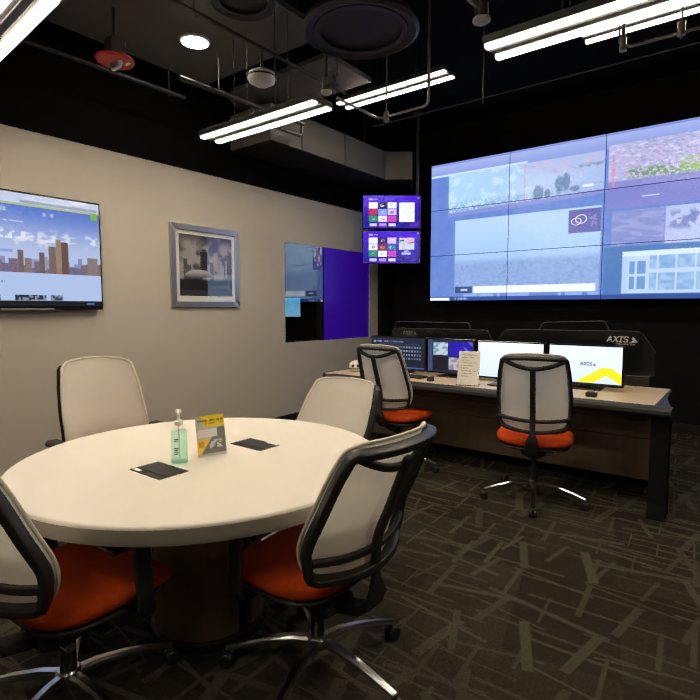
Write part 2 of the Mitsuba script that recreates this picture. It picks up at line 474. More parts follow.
VX0, VX1, VZ0, VZ1, VY = 0.81, 3.965, 1.43, 3.19, 6.2
vw = thing('video_wall', 'big three by three video wall of bluish camera pictures on the black front wall', 'video wall')
cw, chh = (VX1 - VX0) / 3, (VZ1 - VZ0) / 3
for i in range(3):
    for j in range(3):
        x0, x1, z0, z1 = VX0 + i * cw, VX0 + (i + 1) * cw, VZ0 + j * chh, VZ0 + (j + 1) * chh
        pn = put('panel', box(x0 + 0.0008, x1 - 0.0008, VY, VY + 0.09, z0 + 0.0008, z1 - 0.0008, 0.003), 'gloss_black', vw)
        g = 0.0032
        a0, a1, b0, b1 = x0 + g, x1 - g, z0 + g, z1 - g
        U = lambda x: (x - VX0) / (VX1 - VX0)
        V = lambda z: (z - VZ0) / (VZ1 - VZ0)
        screen('screen', (a0, VY - 0.001, b0), (a1, VY - 0.001, b0), (a1, VY - 0.001, b1), (a0, VY - 0.001, b1), wall_picture, WALL_SCREEN, pn,
               uvs=((U(a0), V(b0)), (U(a1), V(b0)), (U(a1), V(b1)), (U(a0), V(b1))))
put('mounting_frame', cat(*[box(VX0 + 0.1 + 0.98 * q, VX0 + 0.16 + 0.98 * q, VY + 0.09, YF, VZ0 + 0.05, VZ1 - 0.05) for q in range(4)]), 'dark_metal', vw)


# ------------------------------------------------------------------ television on the left wall
def city_page(u, v):
    f = fbm(u * 30, v * 18, 1, 3)
    col = mix(C('b9c9ee'), C('3f6fd0'), smoothstep(0.45, 0.95, v))
    col = over(col, 'dfe6f6', smoothstep(0.5, 0.75, f) * rect(u, v, -1, 2, 0.55, 0.68, 0.04))
    col = over(col, 'e2e8f4', smoothstep(0.55, 0.7, fbm(u * 14, v * 40, 3, 2)) * rect(u, v, 0.5, 1, 0.57, 0.66, 0.03))

    def skyline(w, seed, lo, hi, h1, h2, t):
        nonlocal col
        q = dr.floor(u / w)
        r = cell_rand(q, seed, 3)
        top = lo + (hi - lo) * r
        on = (1 - smoothstep(top - 0.004, top + 0.004, v)) * smoothstep(0.298, 0.302, v)
        win = smoothstep(0.55, 0.6, noise(u * 420, v * 260, seed))
        c = mix(C(h1), C(h2), cell_rand(q, seed, 5))
        col = mix(col, c * (0.85 + 0.25 * win), on * t)
    skyline(0.021, 1, 0.33, 0.46, '7f8fc0', 'a39fb8', 0.9)
    skyline(0.028, 2, 0.28, 0.42, '8c6f78', '6f6e92', 1.0)
    for u0, u1, top, h in ((0.60, 0.625, 0.50, '786668'), (0.695, 0.72, 0.49, '74625f'), (0.74, 0.775, 0.55, '7c6a66'), (0.775, 0.80, 0.62, '9c8672'), (0.80, 0.835, 0.60, '6f5148'),
                           (0.905, 0.945, 0.40, '857070'), (0.93, 0.985, 0.47, '8e807e'), (0.56, 0.60, 0.42, '7e6a80'), (0.63, 0.66, 0.43, '8c7878')):
        on = rect(u, v, u0, u1, 0.30, top, 0.003)
        col = mix(col, C(h) * (0.85 + 0.3 * smoothstep(0.5, 0.6, noise(u * 380, v * 240, 7))), on)
    col = over(col, 'f2d020', rect(u, v, 0.40, 0.435, 0.42, 0.455))
    col = over(col, '8ea9e6', rect(u, v, 0.50, 0.58, 0.475, 0.50))
    col = over(col, 'e8f0ff', rect(u, v, 0.10, 0.64, 0.60, 0.665, 0.008) * smoothstep(0.36, 0.5, noise(u * 75, v * 22, 8)) * 0.9)
    col = over(col, 'cfdcf6', rect(u, v, 0.10, 0.52, 0.555, 0.575, 0.004) * smoothstep(0.4, 0.5, noise(u * 150, 3, 8)))
    col = over(col, 'c2d4f6', rect(u, v, 0.2, 0.56, 0.83, 0.87, 0.006) * 0.55)
    col = over(col, 'c2d4f6', rect(u, v, 0.2, 0.63, 0.745, 0.757, 0.003) * smoothstep(0.4, 0.5, noise(u * 90, 5, 8)) * 0.8)
    col = over(col, 'b9ccf2', (rect(u, v, 0.72, 0.735, 0.82, 0.85) + rect(u, v, 0.755, 0.772, 0.82, 0.85)) * 0.7)
    col = over(col, 'b7cdf3', 1 - smoothstep(0.297, 0.302, v))
    col = over(col, '6f86b0', rect(u, v, 0.30, 0.54, 0.205, 0.225, 0.003) * smoothstep(0.4, 0.5, noise(u * 170, 6, 8)) * 0.8)
    for u0, u1, h in ((0.36, 0.52, '2f4fa0'), (0.58, 0.72, '2a2f40'), (0.74, 0.80, '3a3f55'), (0.2, 0.33, '4060a8')):
        col = over(col, h, rect(u, v, u0, u1, 0.05, 0.10, 0.003) * (0.55 + 0.45 * smoothstep(0.4, 0.6, noise(u * 110, v * 60, 9))))
    col = over(col, '16181f', 1 - smoothstep(0.045, 0.05, v))
    col = over(col, '4a6ab0', rect(u, v, 0.92, 0.96, 0.012, 0.03))
    col = over(col, 'c5cf52', rect(u, v, -1, 2, 0.895, 0.907, 0.002))
    col = over(col, '74b848', rect(u, v, 0.955, 0.99, 0.84, 0.905))
    col = over(col, 'c8d4ee', smoothstep(0.908, 0.912, v))
    col = over(col, 'f0f4ff', smoothstep(0.5, 0.7, fbm(u * 9, v * 20, 4, 2)) * smoothstep(0.925, 0.94, v) * 0.8)
    col = over(col, '7f8da8', rect(u, v, 0.62, 0.99, 0.917, 0.945) * 0.7)
    return col


TY0, TY1, TZ0, TZ1 = 0.62, 2.132, 1.325, 2.163
tv = thing('television', 'large flat television showing a city skyline page on the beige wall', 'television')
put('case', box(0.035, 0.075, TY0, TY1, TZ0, TZ1, 0.006), 'gloss_black', tv, label='glossy black case')
put('bracket', cat(box(0.02, 0.035, 1.2, 1.65, 1.55, 1.95, 0.004), box(0.006, 0.02, 1.0, 1.85, 1.6, 1.64)), 'dark_metal', tv)
screen('screen', (0.0762, TY0 + 0.014, TZ0 + 0.028), (0.0762, TY1 - 0.014, TZ0 + 0.028), (0.0762, TY1 - 0.014, TZ1 - 0.014), (0.0762, TY0 + 0.014, TZ1 - 0.014), city_page, SCREEN, tv)
put('trim_strip', box(0.07, 0.080, 1.40, 1.76, TZ0 - 0.004, TZ0 + 0.012, 0.003), 'silver', tv, label='silver trim strip')

# ------------------------------------------------------------------ framed picture
PY0, PY1, PZ0, PZ1 = 2.795, 3.592, 1.347, 2.113
pic = thing('framed_picture', 'silver framed city photograph with white mat on the beige wall', 'picture')


def mitred(y0, y1, z0, z1, w, x0, x1, b=0.004):
    """Four bars of a frame in the plane of the left wall."""
    out = []
    for (a, c) in (((y0, z0), (y1, z0)), ((y1, z0), (y1, z1)), ((y1, z1), (y0, z1)), ((y0, z1), (y0, z0))):
        cy, cz = (y0 + y1) / 2, (z0 + z1) / 2
        inn = lambda q: (q[0] + (w if q[0] < cy else -w), q[1] + (w if q[1] < cz else -w))
        ring = [a, c, inn(c), inn(a)]
        pts = [(x0, *q) for q in ring]
        mid = np.mean(ring, 0)
        pts += [(x1 - b, *q) for q in ring] + [(x1, *(np.array(q) * 0.88 + mid * 0.12)) for q in ring]
        out.append(trimesh.convex.convex_hull(np.array(pts)))
    return out


for bar in mitred(PY0, PY1, PZ0, PZ1, 0.052, 0.0, 0.032):
    put('frame_bar', bar, 'silver', pic)
put('mat', box(0.001, 0.012, PY0 + 0.045, PY1 - 0.045, PZ0 + 0.045, PZ1 - 0.045), 'mat_white', pic, label='white mat')


def photo_print(p, n, uv):
    u, v = uv.x, uv.y
    f = fbm(u * 6, v * 5, 2, 3)
    col = mix((0.10, 0.10, 0.11), (0.42, 0.40, 0.41), smoothstep(0.35, 0.65, f))
    col = mix(col, (0.03, 0.03, 0.035), smoothstep(0.82, 1.0, v) * 0.8)
    q = dr.floor(u / 0.07)
    top = 0.36 + 0.34 * cell_rand(q, 4, 2)
    win = smoothstep(0.5, 0.55, noise(u * 90, v * 90, 5))
    col = mix(col, mi.Color3f(0.07, 0.07, 0.08) + mi.Color3f(0.10, 0.10, 0.11) * win, (1 - smoothstep(top - 0.005, top + 0.005, v)) * dr.select(cell_rand(q, 4, 6) < 0.65, 1.0, 0.0))
    col = mix(col, (0.035, 0.03, 0.028), rect(u, v, 0.38, 0.51, 0.40, 0.74, 0.006))
    col = mix(col, (0.045, 0.04, 0.04), rect(u, v, 0.41, 0.49, 0.74, 0.78, 0.006))
    col = mix(col, (0.40, 0.42, 0.46), rect(u, v, 0.76, 0.80, 0.26, 0.60, 0.006) + rect(u, v, 0.86, 0.90, 0.30, 0.62, 0.006))
    col = mix(col, (0.012, 0.012, 0.014), 1 - smoothstep(0.27, 0.33, v + 0.03 * f))
    roof = 0.31 + 0.13 * dr.sqrt(dr.maximum(0, 1 - dr.square((u - 0.36) / 0.28)))
    col = mix(col, mix((0.16, 0.16, 0.18), (0.62, 0.60, 0.62), smoothstep(0.3, 0.42, v)), rect(u, v, 0.08, 0.64, 0.31, 0.6) * (1 - smoothstep(roof - 0.006, roof, v)))
    col = mix(col, (0.05, 0.05, 0.055), rect(u, v, -1, 2, -1, 0.10, 0.02) * 0.8)
    return col


bsdf('photo_print', base=mikit.proc(photo_print), rough=0.5)
m, uv = quad((0.0128, PY0 + 0.095, PZ0 + 0.105), (0.0128, PY1 - 0.088, PZ0 + 0.105), (0.0128, PY1 - 0.088, PZ1 - 0.088), (0.0128, PY0 + 0.095, PZ1 - 0.088))
put('print', m, 'photo_print', pic, uv=uv, label='dark city photograph')
m, uv = quad((0.020, PY0 + 0.05, PZ0 + 0.05), (0.020, PY1 - 0.05, PZ0 + 0.05), (0.020, PY1 - 0.05, PZ1 - 0.05), (0.020, PY0 + 0.05, PZ1 - 0.05))
put('glazing', m, 'picture_glass', pic)


# ------------------------------------------------------------------ two stacked televisions in the corner
def app_page(seed):
    cols = {1: ('f4f6ff', '20204a', 'eef0ff', 'c0203a', '6f9ae8', 'c9b6e8', '1f8a6a', 'f6d6ea', 'c040b0'), 2: ('f4f6ff', '2a2050', 'cfb4f0', 'e8ecff', '802848', '1f6aa0', '1f8a6a', 'f8eef4', 'c040b8')}[seed]

    def fn(u, v):
        col = mix(C('1a0a8a'), C('3d12c8'), smoothstep(0.1, 0.95, v + 0.25 * fbm(u * 4, v * 3, seed, 2) - 0.1))
        col = over(col, '7a2fd0', smoothstep(0.6, 0.9, fbm(u * 3, v * 4, seed + 4, 2)) * 0.6)
        col = over(col, '120a4a', smoothstep(0.93, 1.0, u) * 0.6)
        col = over(col, 'b9a8ff', rect(u, v, 0.10, 0.17, 0.86, 0.91, 0.008) + rect(u, v, 0.19, 0.26, 0.87, 0.90, 0.008) * 0.6)
        for r in range(3):
            for c in range(3):
                u0, v0 = 0.10 + c * 0.165, 0.61 - r * 0.205
                on = rect(u, v, u0, u0 + 0.152, v0, v0 + 0.185, 0.005)
                col = over(col, cols[r * 3 + c], on)
                h = '30309a' if cols[r * 3 + c][0] in 'cef' else 'f0f0ff'
                d = dr.sqrt(dr.square((u - u0 - 0.076) / 0.045) + dr.square((v - v0 - 0.09) / 0.05))
                glyph = smoothstep(0.45, 0.6, noise(u * 55 + r * 7, v * 30 + c * 5, seed)) * (1 - smoothstep(0.8, 1.0, d))
                col = over(col, h, glyph * (0.75 if (r + c) % 2 else 0.25))
        for c in range(3):
            col = over(col, ('c9b6f4', 'a78ae8', 'c9ccf8')[c], rect(u, v, 0.115 + c * 0.165, 0.24 + c * 0.165, 0.06, 0.15, 0.01))
        ad = rect(u, v, 0.63, 0.90, 0.19 if seed == 1 else 0.42, 0.79, 0.006)
        im = mix(C('eef4ff'), C('cfdcf4'), smoothstep(0.4, 0.7, noise(u * 40, v * 26, 3))) if seed == 1 else mix(C('a9d8e8'), C('d9a8c8'), smoothstep(0.4, 0.6, fbm(u * 12, v * 10, 6, 2)))
        if seed == 2:
            im = over(im, '3a4a7a', smoothstep(0.55, 0.65, fbm(u * 16, v * 20, 8, 2)) * rect(u, v, 0.63, 0.9, 0.6, 0.8, 0.05))
            col = over(col, 'b9c4f4', rect(u, v, 0.68, 0.84, 0.26, 0.34, 0.01) * (0.5 + 0.5 * noise(u * 60, v * 30, 2)) + rect(u, v, 0.72, 0.80, 0.35, 0.40, 0.01) * 0.7)
        col = mix(col, im, ad)
        col = over(col, 'd8dcff', rect(u, v, 0.955, 0.975, 0.91, 0.945, 0.006))
        col = over(col, '5a30d0', rect(u, v, 0.82, 0.93, 0.08, 0.11, 0.008))
        return col
    return fn


ca, sa = math.cos(YAW), math.sin(YAW)
tx = np.array([ca, sa, 0.0])           # along the screens' width
tn = np.array([sa, -ca, 0.0])          # out of the screens
R4 = np.eye(4)
R4[:3, 0], R4[:3, 1] = tx, -tn


def corner(mesh, cx, cy, cz):
    m = mesh.copy()
    M = R4.copy()
    M[:3, 3] = (cx, cy, cz)
    m.apply_transform(M)
    return m


SCX, SCY = 0.605, 5.565
for seed, cz, lab in ((1, 2.532, 'upper of two stacked corner televisions with a purple app menu'), (2, 2.098, 'lower of two stacked corner televisions with a purple app menu')):
    t = thing('app_television', lab, 'television', None)
    put('case', corner(box(-0.365, 0.365, 0.0, 0.045, -0.207, 0.207, 0.006), SCX, SCY, cz), 'gloss_black', t)
    c0 = np.array([SCX, SCY, cz]) + tn * 0.0012
    q = [c0 + tx * sx * 0.357 + np.array([0, 0, 1]) * sz * 0.199 for sx, sz in ((-1, -1), (1, -1), (1, 1), (-1, 1))]
    screen('screen', *q, app_page(seed), 1.25, t)
mt = thing('television_mount', 'black ceiling pole and rail carrying the two stacked corner televisions', 'mount')
put('pole', corner(cyl((0.325, 0.075, -0.1), (0.325, 0.075, ZC - 2.098), 0.022), SCX, SCY, 2.098), 'dark_metal', mt)
put('rail', corner(cat(box(-0.25, 0.345, 0.048, 0.066, -0.06, 0.06, 0.004), box(-0.25, 0.345, 0.048, 0.066, 0.374, 0.494, 0.004), box(-0.03, 0.03, 0.066, 0.09, -0.15, 0.6, 0.004)), SCX, SCY, 2.098), 'dark_metal', mt)
put('ceiling_plate', corner(lathe([(0, 0), (0.07, 0), (0.07, 0.012), (0, 0.012)], 24), SCX + 0.325 * ca - 0.075 * sa, SCY + 0.325 * sa + 0.075 * ca, ZC - 0.012), 'dark_metal', mt)


# ------------------------------------------------------------------ round table
TCX, TCY, TR, TH = 2.425, 1.338, 0.735, 0.725
tb = thing('round_table', 'round conference table with a cream top ringed by office chairs', 'table')
put('tabletop', lathe([(0, TH - 0.004), (0, TH), (TR - 0.012, TH), (TR - 0.004, TH - 0.003), (TR, TH - 0.008), (TR, TH - 0.012), (0, TH - 0.012)], 128, (TCX, TCY, 0)), 'table_top', tb, smooth=40, label='cream laminate top')
put('edge_band', lathe([(TR - 0.05, TH - 0.012), (TR, TH - 0.012), (TR + 0.001, TH - 0.045), (TR - 0.006, TH - 0.062), (TR - 0.03, TH - 0.068), (TR - 0.05, TH - 0.068), (TR - 0.05, TH - 0.012)], 128, (TCX, TCY, 0)), 'table_edge', tb, smooth=40, label='thick grey-brown edge')
put('underside', lathe([(0, TH - 0.05), (TR - 0.049, TH - 0.05), (TR - 0.049, TH - 0.064), (0, TH - 0.064)], 96, (TCX, TCY, 0)), 'black_plastic', tb)
for a0 in (10, 130, 250):       # three curved panels of the drum-shaped base
    arc = [(r * math.cos(math.radians(a)), r * math.sin(math.radians(a))) for r, rng in ((0.225, np.linspace(a0, a0 + 104, 20)), (0.20, np.linspace(a0 + 104, a0, 20))) for a in rng]
    put('base_panel', moved(prism(arc, 0.04, TH - 0.064), TCX, TCY, 0), 'brown_wood', tb, label='brown curved base panel')
put('column', lathe([(0, 0.03), (0.17, 0.03), (0.17, TH - 0.064), (0, TH - 0.064)], 40, (TCX, TCY, 0)), 'black_plastic', tb)
put('plinth', lathe([(0, 0), (0.24, 0), (0.24, 0.03), (0.235, 0.04), (0, 0.04)], 64, (TCX, TCY, 0)), 'black_plastic', tb)
put('top_bracket', cat(box(TCX - 0.45, TCX + 0.45, TCY - 0.03, TCY + 0.03, TH - 0.095, TH - 0.064, 0.003), box(TCX - 0.03, TCX + 0.03, TCY - 0.45, TCY + 0.45, TH - 0.096, TH - 0.064, 0.003)), 'dark_metal', tb)
for (x0, x1, y0, y1, lx, lab) in ((2.372, 2.571, 1.025, 1.150, -1, None), (2.378, 2.577, 1.505, 1.626, 1, None)):
    h = put('power_hatch', cat(box(x0, x1, y0, y1, TH - 0.004, TH + 0.003, 0.0015)), 'gloss_black', tb, label='black flip-up power hatch')
    put('lid', box(x0 + 0.008, x1 - 0.008, y0 + 0.028, y1 - 0.01, TH + 0.0005, TH + 0.0055, 0.0015), 'black_plastic', h)
    if lx < 0:
        put('tag', box(x0 + 0.012, x0 + 0.055, y0 + 0.006, y0 + 0.022, TH + 0.003, TH + 0.0038), 'paper', h, label='pale tag')
    else:
        put('tag', box(x1 - 0.07, x1 - 0.004, y1 - 0.022, y1 - 0.003, TH + 0.003, TH + 0.0064), 'paper', h, label='pale tag')

# hand sanitizer bottle
BX, BY, BZ = 2.44, 1.20, TH + 0.0005
bt = thing('sanitizer_bottle', 'clear pump bottle of pale green hand sanitizer on the round table', 'bottle')
outer = [(0.0, 0.0), (0.030, 0.0), (0.034, 0.004), (0.034, 0.012), (0.032, 0.02), (0.032, 0.118), (0.030, 0.128), (0.022, 0.140), (0.013, 0.147), (0.012, 0.152), (0.0, 0.152)]
put('gel', lathe([(0, 0.001), (0.031, 0.002), (0.033, 0.006), (0.031, 0.02), (0.031, 0.118), (0.029, 0.127), (0.0, 0.128)], 32, (BX, BY, BZ)), 'gel', bt, smooth=40, label='pale green gel')
put('bottle', lathe(outer, 32, (BX, BY, BZ)), 'bottle_plastic', bt, smooth=40)
put('collar', lathe([(0, 0.150), (0.0165, 0.150), (0.0165, 0.166), (0.013, 0.170), (0, 0.170)], 24, (BX, BY, BZ)), 'white_plastic', bt, smooth=40)
nz = cat(lathe([(0, 0.158), (0.0055, 0.158), (0.0055, 0.192), (0.0, 0.192)], 16), lathe([(0, 0.190), (0.012, 0.190), (0.013, 0.196), (0.010, 0.204), (0.0, 0.205)], 20),
         tube([(0, 0, 0.198), (0.022, -0.015, 0.198), (0.030, -0.020, 0.192)], np.array([0.006, 0.0048, 0.004]), 10))
nz.vertices[:, 2] += 0.008
put('pump', moved(nz, BX, BY, BZ), 'white_plastic', bt, smooth=40)
put('dip_tube', cyl((BX, BY, BZ + 0.01), (BX, BY, BZ + 0.15), 0.0025, n=8), 'white_plastic', bt)
vd = np.array([EYE[0] - BX, EYE[1] - BY])
va = math.degrees(math.atan2(vd[1], vd[0])) - 12


def wrap(rects, r, at, ang):
    out = []
    for (s0, s1, z0, z1) in rects:
        n = 8
        ss = np.linspace(s0, s1, n + 1) / r + math.radians(ang)
        v = [(r * math.cos(a), r * math.sin(a), z) for z in (z0, z1) for a in ss]
        f = []
        for i in range(n):
            f += [[i, i + 1, n + 2 + i], [i, n + 2 + i, n + 1 + i]]
        out.append(trimesh.Trimesh(v, f, process=False))
    return moved(cat(*out), *at)


put('label_print', wrap([(-0.014, 0.004, 0.098, 0.102), (-0.014, 0.000, 0.089, 0.093), (-0.014, 0.004, 0.062, 0.066), (-0.014, 0.002, 0.054, 0.058), (-0.014, 0.006, 0.046, 0.050), (-0.014, 0.0, 0.038, 0.042)], 0.0326, (BX, BY, BZ), va), 'dim_text', bt, label='small dark label print')

# acrylic sign holder
SX, SY = 2.488, 1.325
sg = thing('sign_holder', 'small clear acrylic stand with a yellow and grey notice on the round table', 'sign')


def notice(p, n, uv):
    u, v = uv.x, uv.y
    col = mix((0.66, 0.65, 0.62), (0.60, 0.59, 0.56), v)
    col = mix(col, (0.95, 0.72, 0.01), smoothstep(0.70, 0.72, v) * smoothstep(-0.02, 0.02, u - 0.30 + (v - 0.72) * 0.5))
    col = mix(col, (0.25, 0.22, 0.12), rect(u, v, 0.05, 0.95, 0.855, 0.90, 0.01) * smoothstep(0.3, 0.45, noise(u * 26, 2)) + rect(u, v, 0.30, 0.95, 0.785, 0.82, 0.01) * smoothstep(0.3, 0.45, noise(u * 26, 5)) * 0.6)
    low = 1 - smoothstep(0.68, 0.70, v)
    diag = smoothstep(-0.015, 0.015, u - 0.06 - v * 1.02)
    col = mix(col, (0.21, 0.205, 0.20), low * diag)
    col = mix(col, (0.95, 0.70, 0.01), (1 - smoothstep(0.39, 0.41, v)) * (1 - diag))
    col = mix(col, (0.70, 0.26, 0.02), rect(u, v, 0.05, 0.24, 0.22, 0.36, 0.01) * 0.8)
    col = mix(col, (0.82, 0.82, 0.80), rect(u, v, 0.05, 0.72, 0.46, 0.66, 0.01) * (1 - diag * 0.0))
    col = mix(col, (0.66, 0.65, 0.72), rect(u, v, 0.42, 0.88, 0.18, 0.38, 0.01) * smoothstep(0.4, 0.55, noise(u * 20, v * 22, 3)))
    col = mix(col, (0.62, 0.61, 0.60), rect(u, v, -0.1, 1.1, -0.1, 0.05, 0.01))
    return col


bsdf('notice', base=mikit.proc(notice), rough=0.4)
dv = np.array([0.03, 0.118, 0])
dv = dv / np.linalg.norm(dv)
nv = np.array([dv[1], -dv[0], 0])
up = np.array([0, 0, 1.0])
lean = (up * 0.985 - nv * 0.17)
lean /= np.linalg.norm(lean)
o = np.array([SX, SY, TH + 0.001]) - dv * 0.062
m, uv = quad(o + up * 0.008, o + dv * 0.124 + up * 0.008, o + dv * 0.124 + lean * 0.172, o + lean * 0.172)
put('notice', m, 'notice', sg, uv=uv, label='yellow and grey printed notice')


def slab(o, a, b, n, t):
    pts = [o + x * a + y * b + z * n * t for x in (0, 1) for y in (0, 1) for z in (0, 1)]
    return trimesh.convex.convex_hull(np.array(pts))


put('front_sheet', quad(o + nv * 0.002, o + nv * 0.002 + dv * 0.124, o + nv * 0.002 + dv * 0.124 + lean * 0.175, o + nv * 0.002 + lean * 0.175)[0], 'acrylic', sg)
put('foot', slab(o - nv * 0.07, dv * 0.124, nv * 0.075, up, 0.003), 'acrylic', sg)


# ------------------------------------------------------------------ chairs
def prof_y(t):      # back profile: upright below, leaning back more and more towards the top
    return -0.222 + 0.020 * np.exp(-((t - 0.25) / 0.2) ** 2) - 0.130 * np.clip(t, 0, 1) ** 1.7


def half_w(t):
    return np.interp(t, [0, 0.08, 0.2, 0.45, 0.75, 1.0], [0.205, 0.236, 0.249, 0.248, 0.233, 0.207])


ZB, HB = 0.548, 0.487


def back_point(u, t, off=0.0, k=1.0):
    if off:
        return back_point(u, t, 0.0, k) + off * back_normal(u, t, k)
    w = half_w(t) * k
    x = u * w
    y = prof_y(t) + 0.075 * np.abs(u) ** 2.2
    # bottom edge sags and top edge crowns; the wide armchair backs are shorter
    zb, hb = (0.58, 0.44) if k > 1 else (ZB, HB)
    z = zb + hb * t - 0.035 * (1 - u ** 2) * (1 - t) ** 3 + 0.016 * (1 - u ** 2) * t ** 4
    return np.stack([x, y, z], -1)


def back_normal(u, t, k=1.0):
    e = 1e-3
    du = back_point(u + e, t, 0.0, k) - back_point(u - e, t, 0.0, k)
    dt = back_point(u, t + e, 0.0, k) - back_point(u, t - e, 0.0, k)
    n = np.cross(du, dt)
    return n / np.linalg.norm(n, axis=-1, keepdims=True)


def rounded_t(n):
    return np.linspace(0, 1, n)


def back_shell(k):
    nu, nt = 25, 29
    uu, tt = np.meshgrid(np.linspace(-1, 1, nu), np.linspace(0, 1, nt))
    # rounded corners: pull the corner points in
    cu = np.clip((np.abs(uu) - 0.80) / 0.20, 0, 1)
    ct = np.clip((tt - 0.93) / 0.07, 0, 1)
    tt2 = tt - 0.03 * cu ** 2 * ct
    P = back_point(uu, tt2, 0, k)
    v = P.reshape(-1, 3)
    f = []
    for i in range(nt - 1):
        for j in range(nu - 1):
            a = i * nu + j
            f += [[a, a + 1, a + nu + 1], [a, a + nu + 1, a + nu]]
    return trimesh.Trimesh(v, f, process=False)


def curve_bar(us, ts, a, b, off, k):
    us, ts = np.asarray(us, float), np.asarray(ts, float)
    return sweep(back_point(us, ts, off, k), back_normal(us, ts), a, b)


def seat_mesh():
    pts = []
    n = 44
    rows = [(0.80, -0.042), (0.95, -0.040), (1.0, -0.025), (1.0, -0.008), (0.965, 0.008), (0.85, 0.018), (0.6, 0.020), (0.3, 0.016), (0.0, 0.015)]
    v = []
    for s, z in rows:
        for q in range(n):
            a = 2 * PI * q / n
            c, d = math.cos(a), math.sin(a)
            e = 2 / 3.4
            x = 0.25 * s * math.copysign(abs(c) ** e, c)
            y = 0.235 * s * math.copysign(abs(d) ** e, d)
            fall = -0.035 * max(0, (y - 0.1) / 0.135) ** 2 - 0.0
            v.append((x, y + 0.03, 0.455 + z + fall + 0.012 * (x / 0.25) ** 2))
    f = []
    for i in range(len(rows) - 1):
        for q in range(n):
            w = (q + 1) % n
            f += [[i * n + q, i * n + w, (i + 1) * n + w], [i * n + q, (i + 1) * n + w, (i + 1) * n + q]]
    f += [[0, q + 1, q] for q in range(1, n - 1)]
    m = trimesh.Trimesh(v, f, process=False)
    m.update_faces(m.area_faces > 1e-10)
    if m.volume < 0:
        m.invert()
    return m


def pan_mesh():
    m = seat_mesh()
    m.vertices[:, 2] = 0.405 + (m.vertices[:, 2] - 0.455) * 0.45
    m.vertices[:, 0] *= 0.93
    m.vertices[:, 1] = (m.vertices[:, 1] - 0.03) * 0.93 + 0.03
    return m


def leg_mesh():
    path = [(0.02, 0, 0.118), (0.09, 0, 0.122), (0.18, 0, 0.112), (0.265, 0, 0.093), (0.345, 0, 0.070)]
    return sweep(path, [0, 0, 1], np.linspace(0.021, 0.012, 5), np.linspace(0.015, 0.010, 5), 0.6)


def caster_mesh():
    out = [moved(rot(lathe([(0, -0.009), (0.022, -0.009), (0.027, -0.005), (0.027, 0.005), (0.022, 0.009), (0, 0.009)], 20), 90, (1, 0, 0)), 0.345, s * 0.0145, 0.0272) for s in (-1, 1)]
    out.append(hull([((0.345, 0, 0.046), 0.014), ((0.338, 0, 0.03), 0.012)]))
    out.append(cyl((0.345, 0, 0.045), (0.345, 0, 0.07), 0.006, n=10))
    return cat(*out)


CH = {}


def proto(name, mesh, mat, smooth=35):
    CH[name] = mikit.ply(mesh, mat, smooth=smooth)


proto('seat', seat_mesh(), 'orange_fabric', 50)
proto('seat_pan', pan_mesh(), 'black_plastic', 50)
for kind, k in (('', 0.93), ('wide', 1.06)):
    shell = back_shell(k)
    proto('backrest' + kind, shell, 'chair_mesh', True)
    rim = np.vstack([shell.vertices[:25], shell.vertices[24::25][1:], shell.vertices[-25:][::-1][1:], shell.vertices[0::25][::-1][1:-1]])
    rim = (rim + np.roll(rim, 1, 0) + np.roll(rim, -1, 0)) / 3
    proto('piping' + kind, sweep(rim, [0, -1, 0.01], 0.0055, 0.0055, 0.5, closed=True), 'cream', 50)
    n = 24
    t = np.concatenate([np.linspace(0.0, 1.0, n)])
    fu = 0.945 if kind else 0.925
    loop_u = np.concatenate([np.linspace(0.055 - fu, fu - 0.055, 15), np.full(n, fu), np.linspace(fu - 0.055, 0.055 - fu, 15), np.full(n, -fu)])
    loop_t = np.concatenate([np.full(15, 0.02), np.linspace(0.04, 0.945, n), np.full(15, 0.962), np.linspace(0.945, 0.04, n)])
    ra, rb = (0.0145, 0.020) if kind else (0.0105, 0.014)
    frame = sweep(back_point(loop_u, loop_t, 0.029 if kind else 0.021, k), back_normal(loop_u, loop_t), ra, rb, 0.4, closed=True)
    proto('back_frame' + kind, frame, 'black_plastic', 50)
    s = np.linspace(-0.90, 0.90, 21)
    proto('upper_crossbar' + kind, curve_bar(s, (0.79 if kind else 0.835) + (0.16 if kind else 0.115) * np.abs(s / 0.90) ** 1.8, 0.011, 0.012, 0.024, k), 'black_plastic', 50)
    proto('lower_crossbar' + kind, curve_bar(s, 0.150 + 0.0 * s, 0.011, 0.012, 0.032, k), 'black_plastic', 50)
    sp_t = np.linspace(0.845, 0.0, 14)
    path = back_point(np.zeros(14), sp_t, 0.036, 1.0)
    nrm = back_normal(np.zeros(14), sp_t)
    tail = np.array([(0, -0.262, 0.47), (0, -0.245, 0.425), (0, -0.20, 0.385), (0, -0.12, 0.365), (0, -0.04, 0.362)])
    path = np.vstack([path, tail])
    nrm = np.vstack([nrm, [(0, -1, 0), (0, -0.9, -0.4), (0, -0.6, -0.8), (0, -0.2, -1), (0, 0, -1)]])
    proto('spine' + kind, sweep(path, nrm, np.concatenate([np.full(14, 0.017), np.full(5, 0.038)]), np.concatenate([np.full(14, 0.012), np.full(5, 0.016)])), 'black_plastic', 50)
mech = cat(hull([((-0.055, -0.09, 0.36), 0.028), ((0.055, -0.09, 0.36), 0.028), ((-0.055, 0.10, 0.37), 0.024), ((0.055, 0.10, 0.37), 0.024), ((0.0, -0.02, 0.315), 0.03)]), box(-0.2, 0.2, 0.02, 0.06, 0.362, 0.385, 0.004))
proto('mechanism', mech, 'black_plastic')
proto('tilt_knob', cyl((0.07, -0.05, 0.35), (0.125, -0.05, 0.35), 0.015), 'chrome')
proto('gas_lift', cat(cyl((0, 0, 0.10), (0, 0, 0.24), 0.026), cyl((0, 0, 0.24), (0, 0, 0.33), 0.016)), 'black_plastic')
proto('base_hub', lathe([(0, 0.095), (0.034, 0.095), (0.040, 0.105), (0.040, 0.132), (0.034, 0.140), (0, 0.140)], 28), 'chrome')
